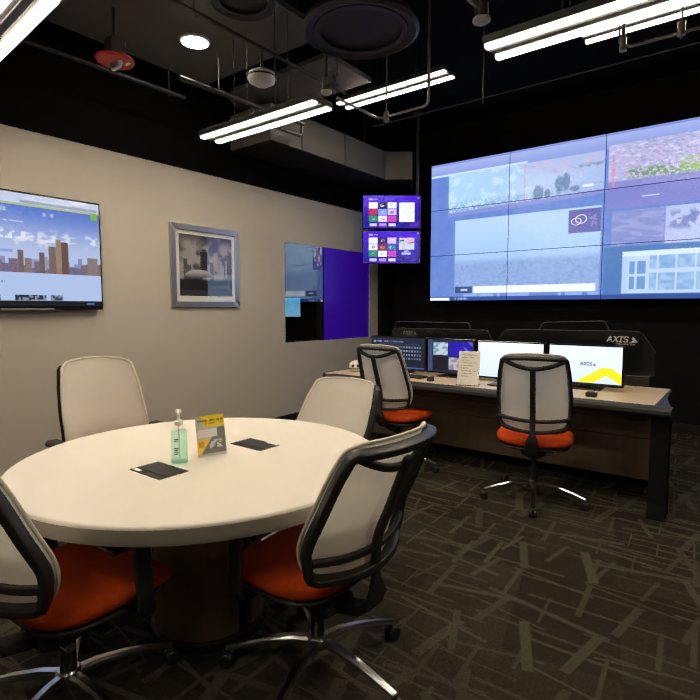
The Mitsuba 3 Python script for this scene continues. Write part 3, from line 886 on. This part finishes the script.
proto('leg', leg_mesh(), 'chrome', 40)
proto('caster', caster_mesh(), 'black_plastic')
for s in (-1, 1):
    post = sweep(bend([(s * 0.10, 0.03, 0.375), (s * 0.265, 0.03, 0.378), (s * 0.300, 0.0, 0.43), (s * 0.305, -0.015, 0.60), (s * 0.300, -0.01, 0.642)], 0.06), [0, 1, 0], 0.012, 0.026)
    proto('arm_post%d' % s, post, 'black_plastic', 50)
    pad = hull([((s * 0.288 + dx, y, 0.650), 0.012) for dx in (-0.028, 0.028) for y in (-0.11, 0.10)] + [((s * 0.288 + dx, y, 0.657), 0.010) for dx in (-0.02, 0.02) for y in (-0.12, 0.12)], 2)
    proto('arm_pad%d' % s, pad, 'black_plastic', 40)


def chair(label, x, y, deg, base_deg, dz=0.0, arms=True, wide=True, recline=0, arm=(0, 0)):
    t = thing('office_chair', label, 'chair')
    back = T().translate([x, y, dz]).rotate([0, 0, 1], deg).translate([0, -0.12, 0.40]).rotate([1, 0, 0], recline).translate([0, 0.12, -0.40])
    aw = T().translate([x, y, dz + arm[1]]).rotate([0, 0, 1], deg).translate([0, arm[0], 0])
    up = T().translate([x, y, dz]).rotate([0, 0, 1], deg)
    kind = 'wide' if wide else ''
    su = T().translate([x, y, dz]).rotate([0, 0, 1], deg).translate([0, 0.035 if wide else 0, 0.045 if wide else 0])
    put('seat', CH['seat'], None, t, to=su, label='orange fabric seat')
    put('seat_pan', CH['seat_pan'], None, t, to=su)
    put('backrest', CH['backrest' + kind], None, t, to=back, label='cream mesh backrest')
    put('piping', CH['piping' + kind], None, t + '__backrest', to=back)
    for part in ('back_frame', 'upper_crossbar', 'lower_crossbar', 'spine'):
        put(part, CH[part + kind], None, t, to=back)
    put('mechanism', CH['mechanism'], None, t, to=up)
    put('tilt_knob', CH['tilt_knob'], None, t, to=up)
    if arms:
        for s in (-1, 1):
            a = put('armrest', CH['arm_post%d' % s], None, t, to=aw)
            put('pad', CH['arm_pad%d' % s], None, a, to=aw)
    put('gas_lift', CH['gas_lift'], None, t, to=T().translate([x, y, 0]))
    put('base_hub', CH['base_hub'], None, t, to=T().translate([x, y, 0]), label='polished metal hub')
    for q in range(5):
        w = T().translate([x, y, 0]).rotate([0, 0, 1], base_deg + 72 * q)
        leg = put('leg', CH['leg'], None, t, to=w, label='polished metal leg')
        put('caster', CH['caster'], None, leg, to=T(w).rotate([0, 0, 1], 0), label='black twin-wheel caster')
    return t


chair('cream and orange armchair on wheels at the table, nearest the carpet aisle, seen from behind', 3.01, 1.38, 90, 70, -0.07, recline=3, arm=(0.10, 0.045))
chair('cream and orange armchair cut off by the left frame edge in the foreground', 2.465, 0.735, 3, 5, -0.065, recline=1, arm=(0.10, 0.045))
chair('cream armchair across the round table, in front of the beige wall under the television', 1.53, 1.45, -91, 15, -0.01, wide=False, recline=-4, arm=(-0.03, 0.0))
chair('cream armchair across the round table, on its side towards the control desk', 2.27, 2.12, 178, 40, -0.10, recline=7, arm=(-0.03, 0.06))
chair('armless mesh task chair at the desk in front of the white monitors', 3.07, 3.61, 14, -72, 0.0, arms=False, wide=False)
chair('armless mesh task chair at the desk end nearest the beige wall', 1.90, 3.69, -3, 5, 0.0, arms=False, wide=False)

# ------------------------------------------------------------------ control desk
dk = thing('control_desk', 'long control desk with tan top and dark edge below the video wall', 'desk')
DX0, DX1, DYF, DYB, DZ = 1.0, 3.87, 3.65, 4.62, 0.72
put('worktop', box(1.02, 3.765, 3.78, DYB, DZ - 0.03, DZ, 0.003), 'laminate', dk, label='tan laminate worktop')
edge = sweep([(DX0 + 0.12, 3.715, DZ - 0.024), (DX1, 3.715, DZ - 0.024)], [0, 0, 1], 0.0655, 0.026, 0.6)
put('front_edge', edge, 'grey_edge', dk, smooth=30, label='dark grey rounded front edge')
put('end_cap', prism([(3.766, 3.779), (DX1 - 0.01, 3.74), (3.80, 4.10), (3.775, DYB), (3.766, DYB)], DZ - 0.05, DZ + 0.001), 'black_plastic', dk)
put('end_cap', box(DX0, 1.019, 3.76, DYB, DZ - 0.05, DZ + 0.002, 0.008), 'grey_edge', dk)
for x in (3.80, 1.10):
    prof = Polygon([(3.70, 0.0), (3.90, 0.0), (3.885, 0.10), (3.855, 0.25), (3.85, 0.45), (3.90, DZ - 0.05), (3.72, DZ - 0.05), (3.735, 0.3), (3.725, 0.1)])
    lg = trimesh.creation.extrude_polygon(prof, 0.10, engine='earcut')
    lg.apply_transform(np.array([[0, 0, 1, x - 0.045], [1, 0, 0, 0], [0, 1, 0, 0], [0, 0, 0, 1.0]]))
    put('leg', lg, 'black_matte', dk, label='black steel leg')
put('modesty_panel', box(1.16, 3.745, 4.20, 4.225, 0.10, 0.40, 0.003), 'brown_wood', dk, label='brown lower panel')
put('modesty_panel', box(1.16, 3.745, 4.205, 4.225, 0.402, DZ - 0.03, 0.003), 'brown_wood', dk)
put('cable_tray', box(1.2, 3.7, 4.02, 4.19, 0.56, 0.60, 0.004), 'dark_metal', dk)
put('rear_cabinet', box(1.18, 3.74, 4.30, 4.60, 0.06, DZ - 0.031, 0.006), 'black_plastic', dk)


# monitors
def icons_page(u, v):
    col = mix(C('141b2c'), C('1d2942'), v)
    gx, gy = u / 0.05, v / 0.125
    cu, cv = gx - dr.floor(gx), gy - dr.floor(gy)
    r = cell_rand(dr.floor(gx), dr.floor(gy), 4)
    on = rect(cu, cv, 0.25, 0.72, 0.35, 0.85, 0.05) * rect(u, v, 0.15, 0.93, 0.30, 0.80, 0.003)
    col = over(col, 'a9b6d2', on * (0.35 + 0.65 * r))
    col = over(col, '90a0c4', rect(u, v, 0.05, 0.62, 0.85, 0.90, 0.006) * smoothstep(0.4, 0.5, noise(u * 60, 3, 2)))
    col = over(col, '8fa0c8', rect(u, v, 0.03, 0.07, 0.82, 0.90))
    col = over(col, '3f62a8', rect(u, v, -1, 2, 0.0, 0.05))
    return col


def camera_page(u, v):
    col = C('1c2740') + 0 * mi.Color3f(u)
    col = over(col, '3a4c74', rect(u, v, 0.0, 0.10, 0, 1))
    a = rect(u, v, 0.12, 0.45, 0.52, 0.92)
    col = mix(col, mix(C('7fa0b8'), C('c4d4dc'), smoothstep(0.4, 0.6, fbm(u * 14, v * 12, 2, 2))), a)
    b = rect(u, v, 0.47, 0.98, 0.50, 0.95)
    w = noise(u * 9 + v * 6, v * 3, 4)
    col = mix(col, mix(C('1f16b0'), C('7a5ae8'), smoothstep(0.45, 0.75, w)), b)
    c = rect(u, v, 0.47, 0.72, 0.08, 0.46)
    col = mix(col, mix(C('8a8fa8'), C('c9b8b8'), smoothstep(0.4, 0.6, noise(u * 18, v * 14, 6))), c)
    col = over(col, '0e1420', rect(u, v, 0.12, 0.45, 0.06, 0.48))
    col = over(col, '6a7490', rect(u, v, 0.75, 0.97, 0.08, 0.46) * smoothstep(0.5, 0.6, noise(2, v * 30, 4)))
    return col


def white_page(u, v):
    return mix(C('d4e4fb'), C('e9f1ff'), v) * (0.94 + 0.06 * u)


def chevron_page(u, v):
    col = mix(C('cfe0f6'), C('e4edff'), v)
    d = dr.abs(v - (0.38 - 1.15 * dr.abs(u - 0.80)))
    band = (1 - smoothstep(0.13, 0.14, d)) * smoothstep(0.03, 0.035, v) * (1 - smoothstep(0.44, 0.45, v))
    col = over(col, 'efe024', band)
    col = over(col, '20242c', 1 - smoothstep(0.022, 0.026, v))
    return col


mon = (('wide monitor with rows of small icons, leftmost on the control desk', 1.262, 1.872, 0.752, 1.066, icons_page, 0.9),
       ('monitor with camera pictures between the icon monitor and the white monitor', 1.886, 2.352, 0.750, 1.066, camera_page, 1.0),
       ('monitor with a plain white screen behind the paper holder', 2.372, 2.944, 0.742, 1.062, white_page, 1.25),
       ('monitor with a yellow chevron on white, rightmost on the control desk', 2.968, 3.510, 0.750, 1.062, chevron_page, 1.25))
MY = 4.2
for lab, x0, x1, z0, z1, fn, lev in mon:
    t = thing('monitor', lab, 'monitor')
    put('case', box(x0, x1, MY, MY + 0.035, z0, z1, 0.005), 'gloss_black', t)
    g = 0.012
    screen('screen', (x0 + g, MY - 0.001, z0 + g + 0.004), (x1 - g, MY - 0.001, z0 + g + 0.004), (x1 - g, MY - 0.001, z1 - g), (x0 + g, MY - 0.001, z1 - g), fn, lev, t)
    c = (x0 + x1) / 2
    st = put('stand', cat(box(c - 0.03, c + 0.03, MY + 0.036, MY + 0.075, DZ + 0.008, z1 - 0.12, 0.006), box(c - 0.12, c + 0.12, MY - 0.03, MY + 0.14, DZ + 0.0005, DZ + 0.010, 0.004)), 'black_plastic', t)
    if fn is chevron_page:
        tm = rot(text_ := meshkit.text_mesh('AXIS', 0.026, 0.001, True), 90, (1, 0, 0))
        w = tm.extents[0]
        px = x0 + g + 0.42 * (x1 - x0)
        put('screen_logo', cat(moved(tm, px, MY - 0.0012, 0.905), moved(rot(prism([(0, 0), (0.020, 0), (0.010, 0.018)], 0, 0.001), 90, (1, 0, 0)), px + w + 0.006, MY - 0.0012, 0.905)), 'ink', t, label='small dark logo lettering')

# dark panels standing behind the monitors
for pts, lab, mat, tx_, tz_, hgt in (([(2.345, 0.80), (2.345, 0.985), (2.425, 1.125), (2.47, 1.14), (3.50, 1.152), (3.55, 1.14), (3.65, 0.985), (3.65, 0.80)], 'dark console screen with a white logo behind the right-hand monitors', 'light_text', 3.292, 1.062, 0.048),
                                     ([(1.22, 0.80), (1.22, 1.09), (1.255, 1.125), (2.27, 1.128), (2.335, 0.985), (2.335, 0.80)], 'dark console screen behind the left-hand monitors with a dim logo', 'dim_text', 1.345, 1.066, 0.034)):
    t = thing('console_screen', lab, 'console')
    PYY = 4.655
    pm = trimesh.creation.extrude_polygon(Polygon(pts), 0.02, engine='earcut')
    pm = moved(rot(pm, 90, (1, 0, 0)), 0, PYY + 0.02, 0)
    put('panel', pm, 'gloss_black', t)
    put('top_edge', tube(bend([(x, PYY + 0.008, z) for x, z in pts[1:-1]], 0.03), 0.005, 8), 'dark_metal', t, smooth=40)
    put('foot', box(pts[0][0] + 0.03, pts[-1][0] - 0.03, PYY - 0.01, PYY + 0.10, 0.0, 0.80, 0.006), 'black_plastic', t)
    tm = meshkit.text_mesh('AXIS', hgt, 0.002, True)
    tm.vertices[:, 0] += 0.18 * tm.vertices[:, 1]
    w = tm.extents[0]
    tri = cat(prism([(0, 0), (0.9 * hgt, 0), (0.62 * hgt, 0.35 * hgt)], 0, 0.002), prism([(0.35 * hgt, 0.55 * hgt), (0.62 * hgt, hgt), (1.3 * hgt, 0), (1.0 * hgt, 0)], 0, 0.002))
    small = moved(meshkit.text_mesh('COMMUNICATIONS', hgt * 0.22, 0.002), w * 0.42, -hgt * 0.42, 0)
    logo = cat(tm, moved(tri, w + 0.1 * hgt, 0, 0), small)
    put('logo', moved(rot(logo, 90, (1, 0, 0)), tx_, PYY - 0.0005, tz_), mat, t, label='logo lettering')
bar = thing('metal_bar', 'thin arched metal bar above the right-hand console screen', 'bar')
put('rod', tube(bend([(2.68, 4.80, 1.10), (2.74, 4.80, 1.208), (3.25, 4.80, 1.228), (3.30, 4.80, 1.12)], 0.03), 0.005, 8), 'dark_metal', bar, smooth=40)
put('foot', cat(box(2.66, 2.70, 4.78, 4.82, 0.0, 1.105, 0.003), box(3.28, 3.32, 4.78, 4.82, 0.0, 1.125, 0.003)), 'black_plastic', bar)
bar = thing('metal_bar', 'thin straight metal bar above the left-hand console screen', 'bar')
put('rod', tube(bend([(1.15, 4.80, 1.10), (1.17, 4.80, 1.19), (2.02, 4.80, 1.19), (2.04, 4.80, 1.10)], 0.03), 0.006, 8), 'dark_metal', bar, smooth=40)
put('foot', cat(box(1.13, 1.17, 4.78, 4.82, 0.0, 1.105, 0.003), box(2.02, 2.06, 4.78, 4.82, 0.0, 1.105, 0.003)), 'black_plastic', bar)

# small things on the desk
kb = thing('keyboard', 'black keyboard on the desk in front of the icon monitor', 'keyboard')
put('case', box(1.60, 1.98, 3.93, 4.06, DZ + 0.0005, DZ + 0.014, 0.004), 'black_plastic', kb)
put('keys', cat(*[box(1.61 + 0.0242 * i, 1.631 + 0.0242 * i, 3.938 + 0.0235 * j, 3.958 + 0.0235 * j, DZ + 0.0135, DZ + 0.019, 0.002) for i in range(15) for j in range(5)]), 'ink', kb)
labels[kb + '__keys'] = {'kind': 'stuff'}
kb = thing('keyboard', 'black keyboard lying before the white monitor behind the paper', 'keyboard')
put('case', box(2.58, 2.94, 3.93, 4.06, DZ + 0.0005, DZ + 0.014, 0.004), 'black_plastic', kb)
ms = thing('mouse', 'black computer mouse beside the keyboard on the desk', 'mouse')
mm = trimesh.creation.icosphere(3)
mm.vertices *= [0.032, 0.052, 0.034]
mm.vertices[:, 2] = np.maximum(mm.vertices[:, 2], -0.002)
put('body', moved(rot(mm, 20), 2.09, 3.90, DZ + 0.003), 'black_plastic', ms, smooth=50)
put('wheel', moved(rot(lathe([(0, -0.003), (0.008, -0.003), (0.008, 0.003), (0, 0.003)], 14), 90, (0, 1, 0)), 2.096, 3.93, DZ + 0.03), 'dark_metal', ms)
ph = thing('paper_holder', 'white sheet of paper propped upright on the desk before the plain white monitor', 'paper')
pp = moved(rot(rot(box(-0.085, 0.085, -0.003, 0.003, 0.004, 0.285, 0.001), -20, (1, 0, 0)), 16), 2.455, 3.84, DZ)
put('sheet', pp, 'paper', ph)
put('stand', cat(moved(rot(box(-0.09, 0.09, -0.02, 0.09, 0.0005, 0.004), 16), 2.455, 3.84, DZ), moved(rot(rot(box(-0.02, 0.02, 0.088, 0.092, 0.0, 0.15), 12, (1, 0, 0)), 16), 2.455, 3.855, DZ)), 'black_plastic', ph)
prn = [(-0.06 + 0.0, 0.06 - 0.03 * (i % 3), 0.25 - 0.022 * i) for i in range(9)]
lines = cat(*[box(a, b, -0.0042, -0.0032, z, z + 0.004) for a, b, z in prn])
put('print', moved(rot(rot(lines, -20, (1, 0, 0)), 16), 2.455, 3.84, DZ), 'dim_text', ph, label='faint printed lines')
tg = thing('toy_figure', 'small white dome-shaped toy with black eyes at the wall end of the desk', 'toy')
hd = trimesh.creation.icosphere(3, 0.062)
hd.vertices[:, 2] = np.maximum(hd.vertices[:, 2] * 0.95, -0.05)
put('head', moved(hd, 1.20, 4.02, DZ + 0.052), 'white_plastic', tg, smooth=50)
d = np.array([EYE[0] - 1.15, EYE[1] - 4.02, 0.4])
d /= np.linalg.norm(d)
sd = np.array([-d[1], d[0], 0])
for s in (-1, 1):
    e = trimesh.creation.icosphere(2, 0.014)
    put('eye', moved(e, *(np.array([1.20, 4.02, DZ + 0.058]) + d * 0.054 + sd * s * 0.024)), 'ink', tg, smooth=50)
put('band', moved(lathe([(0.060, -0.022), (0.0635, -0.022), (0.0635, -0.012), (0.060, -0.012), (0.060, -0.022)], 32), 1.20, 4.02, DZ + 0.052), 'dim_text', tg)
pb = thing('desk_device', 'small black square device lying on the desk before the chevron monitor', 'device')
put('body', box(3.33, 3.40, 3.86, 3.92, DZ + 0.0005, DZ + 0.034, 0.006), 'black_plastic', pb)
put('button', box(3.352, 3.378, 3.878, 3.902, DZ + 0.033, DZ + 0.037, 0.002), 'dark_metal', pb)

# ------------------------------------------------------------------ ceiling: ducts, lids, lamps, pipes
def top_at(x, y):       # what a hanger reaches: one of the hung panels, or the deck
    return 3.30 if (0.3 < x < 1.7 and 1.55 < y < 3.01) or (0.1 < x < 1.5 and 3.26 < y < 3.85) else ZC


duct = thing('wall_duct', 'long grey boxed duct running under the ceiling along the beige wall', 'duct')
run = [3.5, 3.93, 4.62, 5.43]
for a, b in zip(run[:-1], run[1:]):
    put('section', prism([(0.03, a + 0.003), (0.6, a + 0.003), (0.6, b - 0.003), (0.03, b - 0.003)], 2.905, 3.235), 'grey_duct', duct)
put('end_section', prism([(0.03, 5.433), (0.6, 5.433), (0.86, 5.63), (0.35, 6.48), (0.06, 6.48), (0.06, 6.1), (0.03, 6.1)], 2.905, 3.235), 'grey_duct', duct)
for y in run[1:3]:
    put('seam_strip', box(0.02, 0.606, y - 0.012, y + 0.012, 2.899, 3.241, 0.002), 'dark_metal', duct)
put('underside', prism([(0.04, 3.52), (0.595, 3.52), (0.595, 5.44), (0.85, 5.635), (0.35, 6.47), (0.07, 6.47), (0.07, 6.1), (0.04, 6.1)], 2.893, 2.904), 'black_wall', duct, label='black underside')
for hx_ in [cyl((0.45, y, 3.23), (0.45, y, ZC), 0.006, n=8) for y in (3.7, 4.3, 5.2)]:
    put('hanger', hx_, 'dark_metal', duct)
lid = thing('hung_panel', 'flat grey ceiling panel that carries the bright round downlight', 'ceiling panel')
put('sheet', prism([(0.30, 1.55), (1.70, 1.55), (1.70, 3.01), (0.30, 3.01)], 3.30, 3.34), 'grey_lid', lid)
for hx_ in [cyl((x, y, 3.34), (x, y, ZC), 0.006, n=8) for x in (0.4, 1.6) for y in (1.8, 2.8)]:
    put('hanger', hx_, 'dark_metal', lid)
lid = thing('hung_panel', 'grey ceiling panel with a cut corner above the linear lamp nearest the television', 'ceiling panel')
cornr = [(0.40 - 0.30 * math.sin(a) ** 1.3, 3.26 + 0.35 * (1 - math.cos(a))) for a in np.linspace(0, PI / 2, 8)]
put('sheet', prism([(1.5, 3.26)] + cornr + [(0.10, 3.85), (1.5, 3.85)], 3.30, 3.34), 'grey_lid', lid)
for hx_ in [cyl((x, y, 3.34), (x, y, ZC), 0.006, n=8) for x in (0.5, 1.4) for y in (3.4, 3.75)]:
    put('hanger', hx_, 'dark_metal', lid)


def lamp(label, x0, x1, y, z, turn=0.0):
    t = thing('linear_lamp', label, 'lamp')
    put_ = lambda name, mesh, *a, **k: put(name, rot(mesh, turn, (0, 0, 1), ((x0 + x1) / 2, y, z)) if turn else mesh, *a, **k)
    put_('housing', cat(box(x0, x1, y - 0.105, y + 0.105, z + 0.012, z + 0.05, 0.006), box(x0, x1, y - 0.02, y + 0.02, z + 0.004, z + 0.013, 0.003)), 'lamp_body', t)
    for s in (-1, 1):
        k = put_('diffuser', box(x0 + 0.006, x1 - 0.006, y + s * 0.068 - 0.020, y + s * 0.068 + 0.020, z, z + 0.0118), 'lamp_face', t, label='glowing white strip')
        m = scene[k]
        scene[k]['emitter'] = {'type': 'area', 'radiance': rgb(*TUBE)}
    for x in (x0 + 0.36, x1 - 0.36):
        for q in (-0.06, 0.06):
            put_('suspension', cyl((x, y + q, z + 0.045), (x, y + q, top_at(x, y)), 0.003, n=6), 'dark_metal', t)
    return t


Z1, Z2 = 2.60, 3.25
lamp('twin strip ceiling lamp over the beige wall side, left of the sensor pipe', 0.90, 2.03, 2.575, Z1)
lamp('long twin strip ceiling lamp at the top right, nearest in its row', 3.125, 4.33, 2.575, Z1)
lamp('twin strip ceiling lamp cut off at the upper left corner', 0.69, 1.89, 1.012, Z1, -3.5)
lamp('small-looking twin strip ceiling lamp in the middle, above the desk', 1.03, 2.165, 4.03, Z2)
lamp('twin strip ceiling lamp in the upper right, partly behind the nearer long lamp', 3.17, 4.375, 4.10, Z2)

lamp('twin strip ceiling lamp outside the picture over the near aisle', 2.9, 4.105, -0.85, Z1)
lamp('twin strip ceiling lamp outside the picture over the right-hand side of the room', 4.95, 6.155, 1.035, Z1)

# round downlight
for dlx, dly, dlz, lab in ((0.882, 2.475, 3.282, 'bright round downlight under the grey ceiling panel'), (2.05, 0.75, 3.22, 'round downlight over the near side of the round table'), (2.75, 1.25, 3.22, 'round downlight over the aisle side of the round table')):
    dl = thing('downlight', lab, 'downlight')
    put('can', lathe([(0, 3.299), (0.108, 3.299), (0.108, dlz + 0.004), (0.103, dlz), (0.097, dlz), (0.095, dlz + 0.012), (0, dlz + 0.012)], 40, (dlx, dly, 0)), 'white_plastic', dl, smooth=40)
    k = put('lens', lathe([(0, dlz - 0.016), (0.05, dlz - 0.010), (0.095, dlz + 0.003), (0.095, dlz + 0.010), (0, dlz + 0.010)], 40, (dlx, dly, 0)), 'lamp_face', dl, smooth=40, label='glowing lens')
    scene[k]['emitter'] = {'type': 'area', 'radiance': rgb(*DOWN)}
    if top_at(dlx, dly) > 3.4:
        put('stem', cyl((dlx, dly, 3.299), (dlx, dly, ZC), 0.012), 'dark_metal', dl)

# white dome device
sx, sy, sz = 1.165, 2.87, 3.05
ds = thing('dome_detector', 'round white dome device hanging from the ceiling right of the downlight', 'detector')
put('shell', lathe([(0, sz - 0.015), (0.06, sz - 0.010), (0.098, sz + 0.012), (0.110, sz + 0.035), (0.106, sz + 0.04), (0, sz + 0.04)], 40, (sx, sy, 0)), 'white_plastic', ds, smooth=40)
put('gap_ring', lathe([(0, sz + 0.04), (0.092, sz + 0.04), (0.092, sz + 0.058), (0, sz + 0.058)], 40, (sx, sy, 0)), 'black_plastic', ds)
put('mount_plate', lathe([(0, sz + 0.058), (0.104, sz + 0.058), (0.10, sz + 0.075), (0.07, sz + 0.09), (0, sz + 0.09)], 40, (sx, sy, 0)), 'housing', ds, smooth=40)
put('stem', cyl((sx, sy, sz + 0.09), (sx, sy, top_at(sx, sy)), 0.012), 'dark_metal', ds)

# red fire alarm strobe on a pendant box
fx, fy, fz = 0.80, 1.90, 2.955
fa = thing('fire_strobe', 'red round fire alarm strobe with a clear lens hanging from the ceiling', 'alarm')
put('disc', lathe([(0, fz), (0.06, fz - 0.004), (0.112, fz + 0.004), (0.122, fz + 0.018), (0.118, fz + 0.028), (0, fz + 0.03)], 40, (fx, fy, 0)), 'red_shell', fa, smooth=40)
put('lens', hull([((fx - 0.025, fy, fz - 0.028), 0.016), ((fx + 0.045, fy, fz - 0.028), 0.016), ((fx - 0.03, fy, fz - 0.004), 0.022), ((fx + 0.05, fy, fz - 0.004), 0.022)], 2), 'silver', fa, smooth=50, label='clear strobe lens')
put('mark', box(fx + 0.03, fx + 0.075, fy + 0.045, fy + 0.065, fz - 0.004, fz + 0.004, 0.001), 'mat_white', fa, label='small white mark')
put('junction_box', box(fx - 0.05, fx + 0.05, fy - 0.05, fy + 0.05, fz + 0.03, fz + 0.15, 0.006), 'dark_metal', fa)
put('stem', cyl((fx, fy, fz + 0.15), (fx, fy, top_at(fx, fy)), 0.011), 'dark_metal', fa)

# big round black diffusers
for x, y, z, r, lab in ((2.255, 2.665, 3.0, 0.355, 'large round black ceiling diffuser in the middle'), (1.93, 2.02, 3.0, 0.185, 'smaller round black ceiling diffuser at the top edge, left of the large one')):
    t = thing('round_diffuser', lab, 'diffuser')
    put('dish', lathe([(0, z + 0.03), (r * 0.78, z + 0.03), (r * 0.82, z + 0.012), (r * 0.94, z), (r, z + 0.015), (r * 0.97, z + 0.05), (r * 0.6, z + 0.14), (0, z + 0.14)], 64, (x, y, 0)), 'dish_black', t, smooth=40)
    put('inner_ring', lathe([(r * 0.70, z + 0.012), (r * 0.80, z + 0.010), (r * 0.80, z + 0.022), (r * 0.70, z + 0.026), (r * 0.70, z + 0.012)], 64, (x, y, 0)), 'black_plastic', t, smooth=40)
    put('neck', cyl((x, y, z + 0.14), (x, y, ZC), r * 0.35, n=32), 'dish_black', t)

# sensor pod at the end of the first lamp
sp = thing('sensor_pod', 'small round sensor with a pale cap hanging between two linear lamps', 'sensor')
px, py, pz = 1.855, 2.815, 2.80
put('cap', lathe([(0, pz - 0.012), (0.03, pz - 0.010), (0.040, pz), (0.040, pz + 0.008), (0, pz + 0.01)], 28, (px, py, 0)), 'housing', sp, smooth=40, label='pale round cap')
put('body', cat(cyl((px, py, pz + 0.008), (px, py, pz + 0.10), 0.032), box(px - 0.02, px + 0.10, py - 0.03, py + 0.03, pz + 0.03, pz + 0.09, 0.008)), 'dark_metal', sp)
put('stem', cyl((px, py, pz + 0.09), (px, py, ZC), 0.010), 'dark_metal', sp)
sp = thing('sensor_pod', 'grey cylinder sensor with a pale rim at the end of the long top right lamp', 'sensor')
px, py, pz = 3.055, 2.62, 2.80
put('cap', lathe([(0, pz - 0.012), (0.03, pz - 0.010), (0.045, pz), (0.045, pz + 0.012), (0, pz + 0.014)], 28, (px, py, 0)), 'housing', sp, smooth=40, label='pale rim')
put('body', cyl((px, py, pz + 0.012), (px, py, pz + 0.09), 0.035), 'dark_metal', sp)
put('stem', cat(cyl((px, py, pz + 0.08), (px, py, ZC), 0.010), tube([(px, py, pz + 0.06), (px - 0.06, py - 0.25, pz + 0.10), (px - 0.10, py - 0.45, pz + 0.14)], 0.014, 8)), 'conduit', sp)


def pipe(label, pts, r, mat='conduit', drops=(), clamps=()):
    t = thing('ceiling_pipe', label, 'pipe')
    put('run', tube(bend(pts, 0.05), r, 10), mat, t, smooth=40)
    for (x, y, z) in drops:
        put('drop_rod', cyl((x, y, z - 0.03), (x, y, top_at(x, y)), 0.005, n=8), mat, t)
    for (x, y, z) in clamps:
        put('clamp', cat(cyl((x, y, z - 0.035), (x, y, z + 0.035), r * 2.2, n=12)), mat, t)
    return t


pipe('thin bent conduit hanging below the middle linear lamp', [(1.855, 2.93, 2.80), (1.86, 3.44, 2.80), (2.30, 3.43, 2.80), (2.30, 3.43, 2.94), (2.30, 3.43, ZC)], 0.010, drops=[(1.93, 3.44, 2.80)], clamps=[(1.93, 3.44, 2.80)])
pipe('thin conduit hanging on rods in front of the upper right lamps', [(3.575, 3.37, ZC), (3.575, 3.37, 2.80), (4.6, 3.37, 2.80)], 0.009, drops=[(3.555, 3.365, 2.86), (3.855, 3.37, 2.80)], clamps=[(3.855, 3.37, 2.82), (3.575, 3.37, 2.82)])
pipe('thin black cable stretched along the front of the ceiling', [(1.62, 3.70, 2.86), (5.2, 3.70, 2.86)], 0.0045, 'dark_metal', drops=[(2.6, 3.70, 2.86), (4.6, 3.70, 2.86)])
pipe('dark pipe crossing above the white dome device', [(1.657, 1.6, 3.0), (1.64, 3.05, 3.0), (1.64, 3.3, 3.0)], 0.012, 'dark_metal', drops=[(1.655, 1.9, 3.0), (1.64, 3.2, 3.0)])
pipe('grey pipe crossing behind the white dome device towards the linear lamp', [(0.86, 2.35, 3.0), (0.91, 3.32, 3.0), (0.92, 3.6, 3.0)], 0.018, 'dark_metal', drops=[(0.865, 2.7, 3.0), (0.915, 3.45, 3.0)])
pipe('dark pipe under the black ceiling near the fire alarm strobe', [(0.30, 0.9, 3.1), (0.36, 2.75, 3.1)], 0.016, 'dish_black', drops=[(0.31, 1.3, 3.1), (0.355, 2.6, 3.1)])
pipe('short grey pipe along the duct beside the beige wall lamp', [(0.70, 3.15, 2.98), (0.72, 3.80, 2.98), (0.72, 3.80, 3.30)], 0.016, 'dark_metal', drops=[(0.70, 3.2, 2.98)])

# monitor in the dark room behind the window
rm = thing('room_monitor', 'cyan monitor glowing behind the reflective window pane', 'monitor')
put('case', box(-1.25, -1.21, 5.27, 5.84, 1.195, 1.495, 0.006), 'gloss_black', rm)


def cyan_page(u, v):
    return mix(C('7fc4e8'), C('57b0d8'), v) * (0.9 + 0.2 * fbm(u * 8, v * 6, 1, 2))


screen('screen', (-1.209, 5.28, 1.207), (-1.209, 5.83, 1.207), (-1.209, 5.83, 1.485), (-1.209, 5.28, 1.485), cyan_page, 0.9, rm)
put('stand', cat(box(-1.30, -1.255, 5.52, 5.59, 0.75, 1.3, 0.005), box(-1.42, -1.12, 5.40, 5.71, 0.74, 0.752, 0.004)), 'black_plastic', rm)
cb = thing('room_cabinet', 'dark cabinet in the room behind the window', 'cabinet')
put('body', box(-1.6, -1.0, 4.3, 5.9, 0.0, 0.739, 0.006), 'black_plastic', cb)
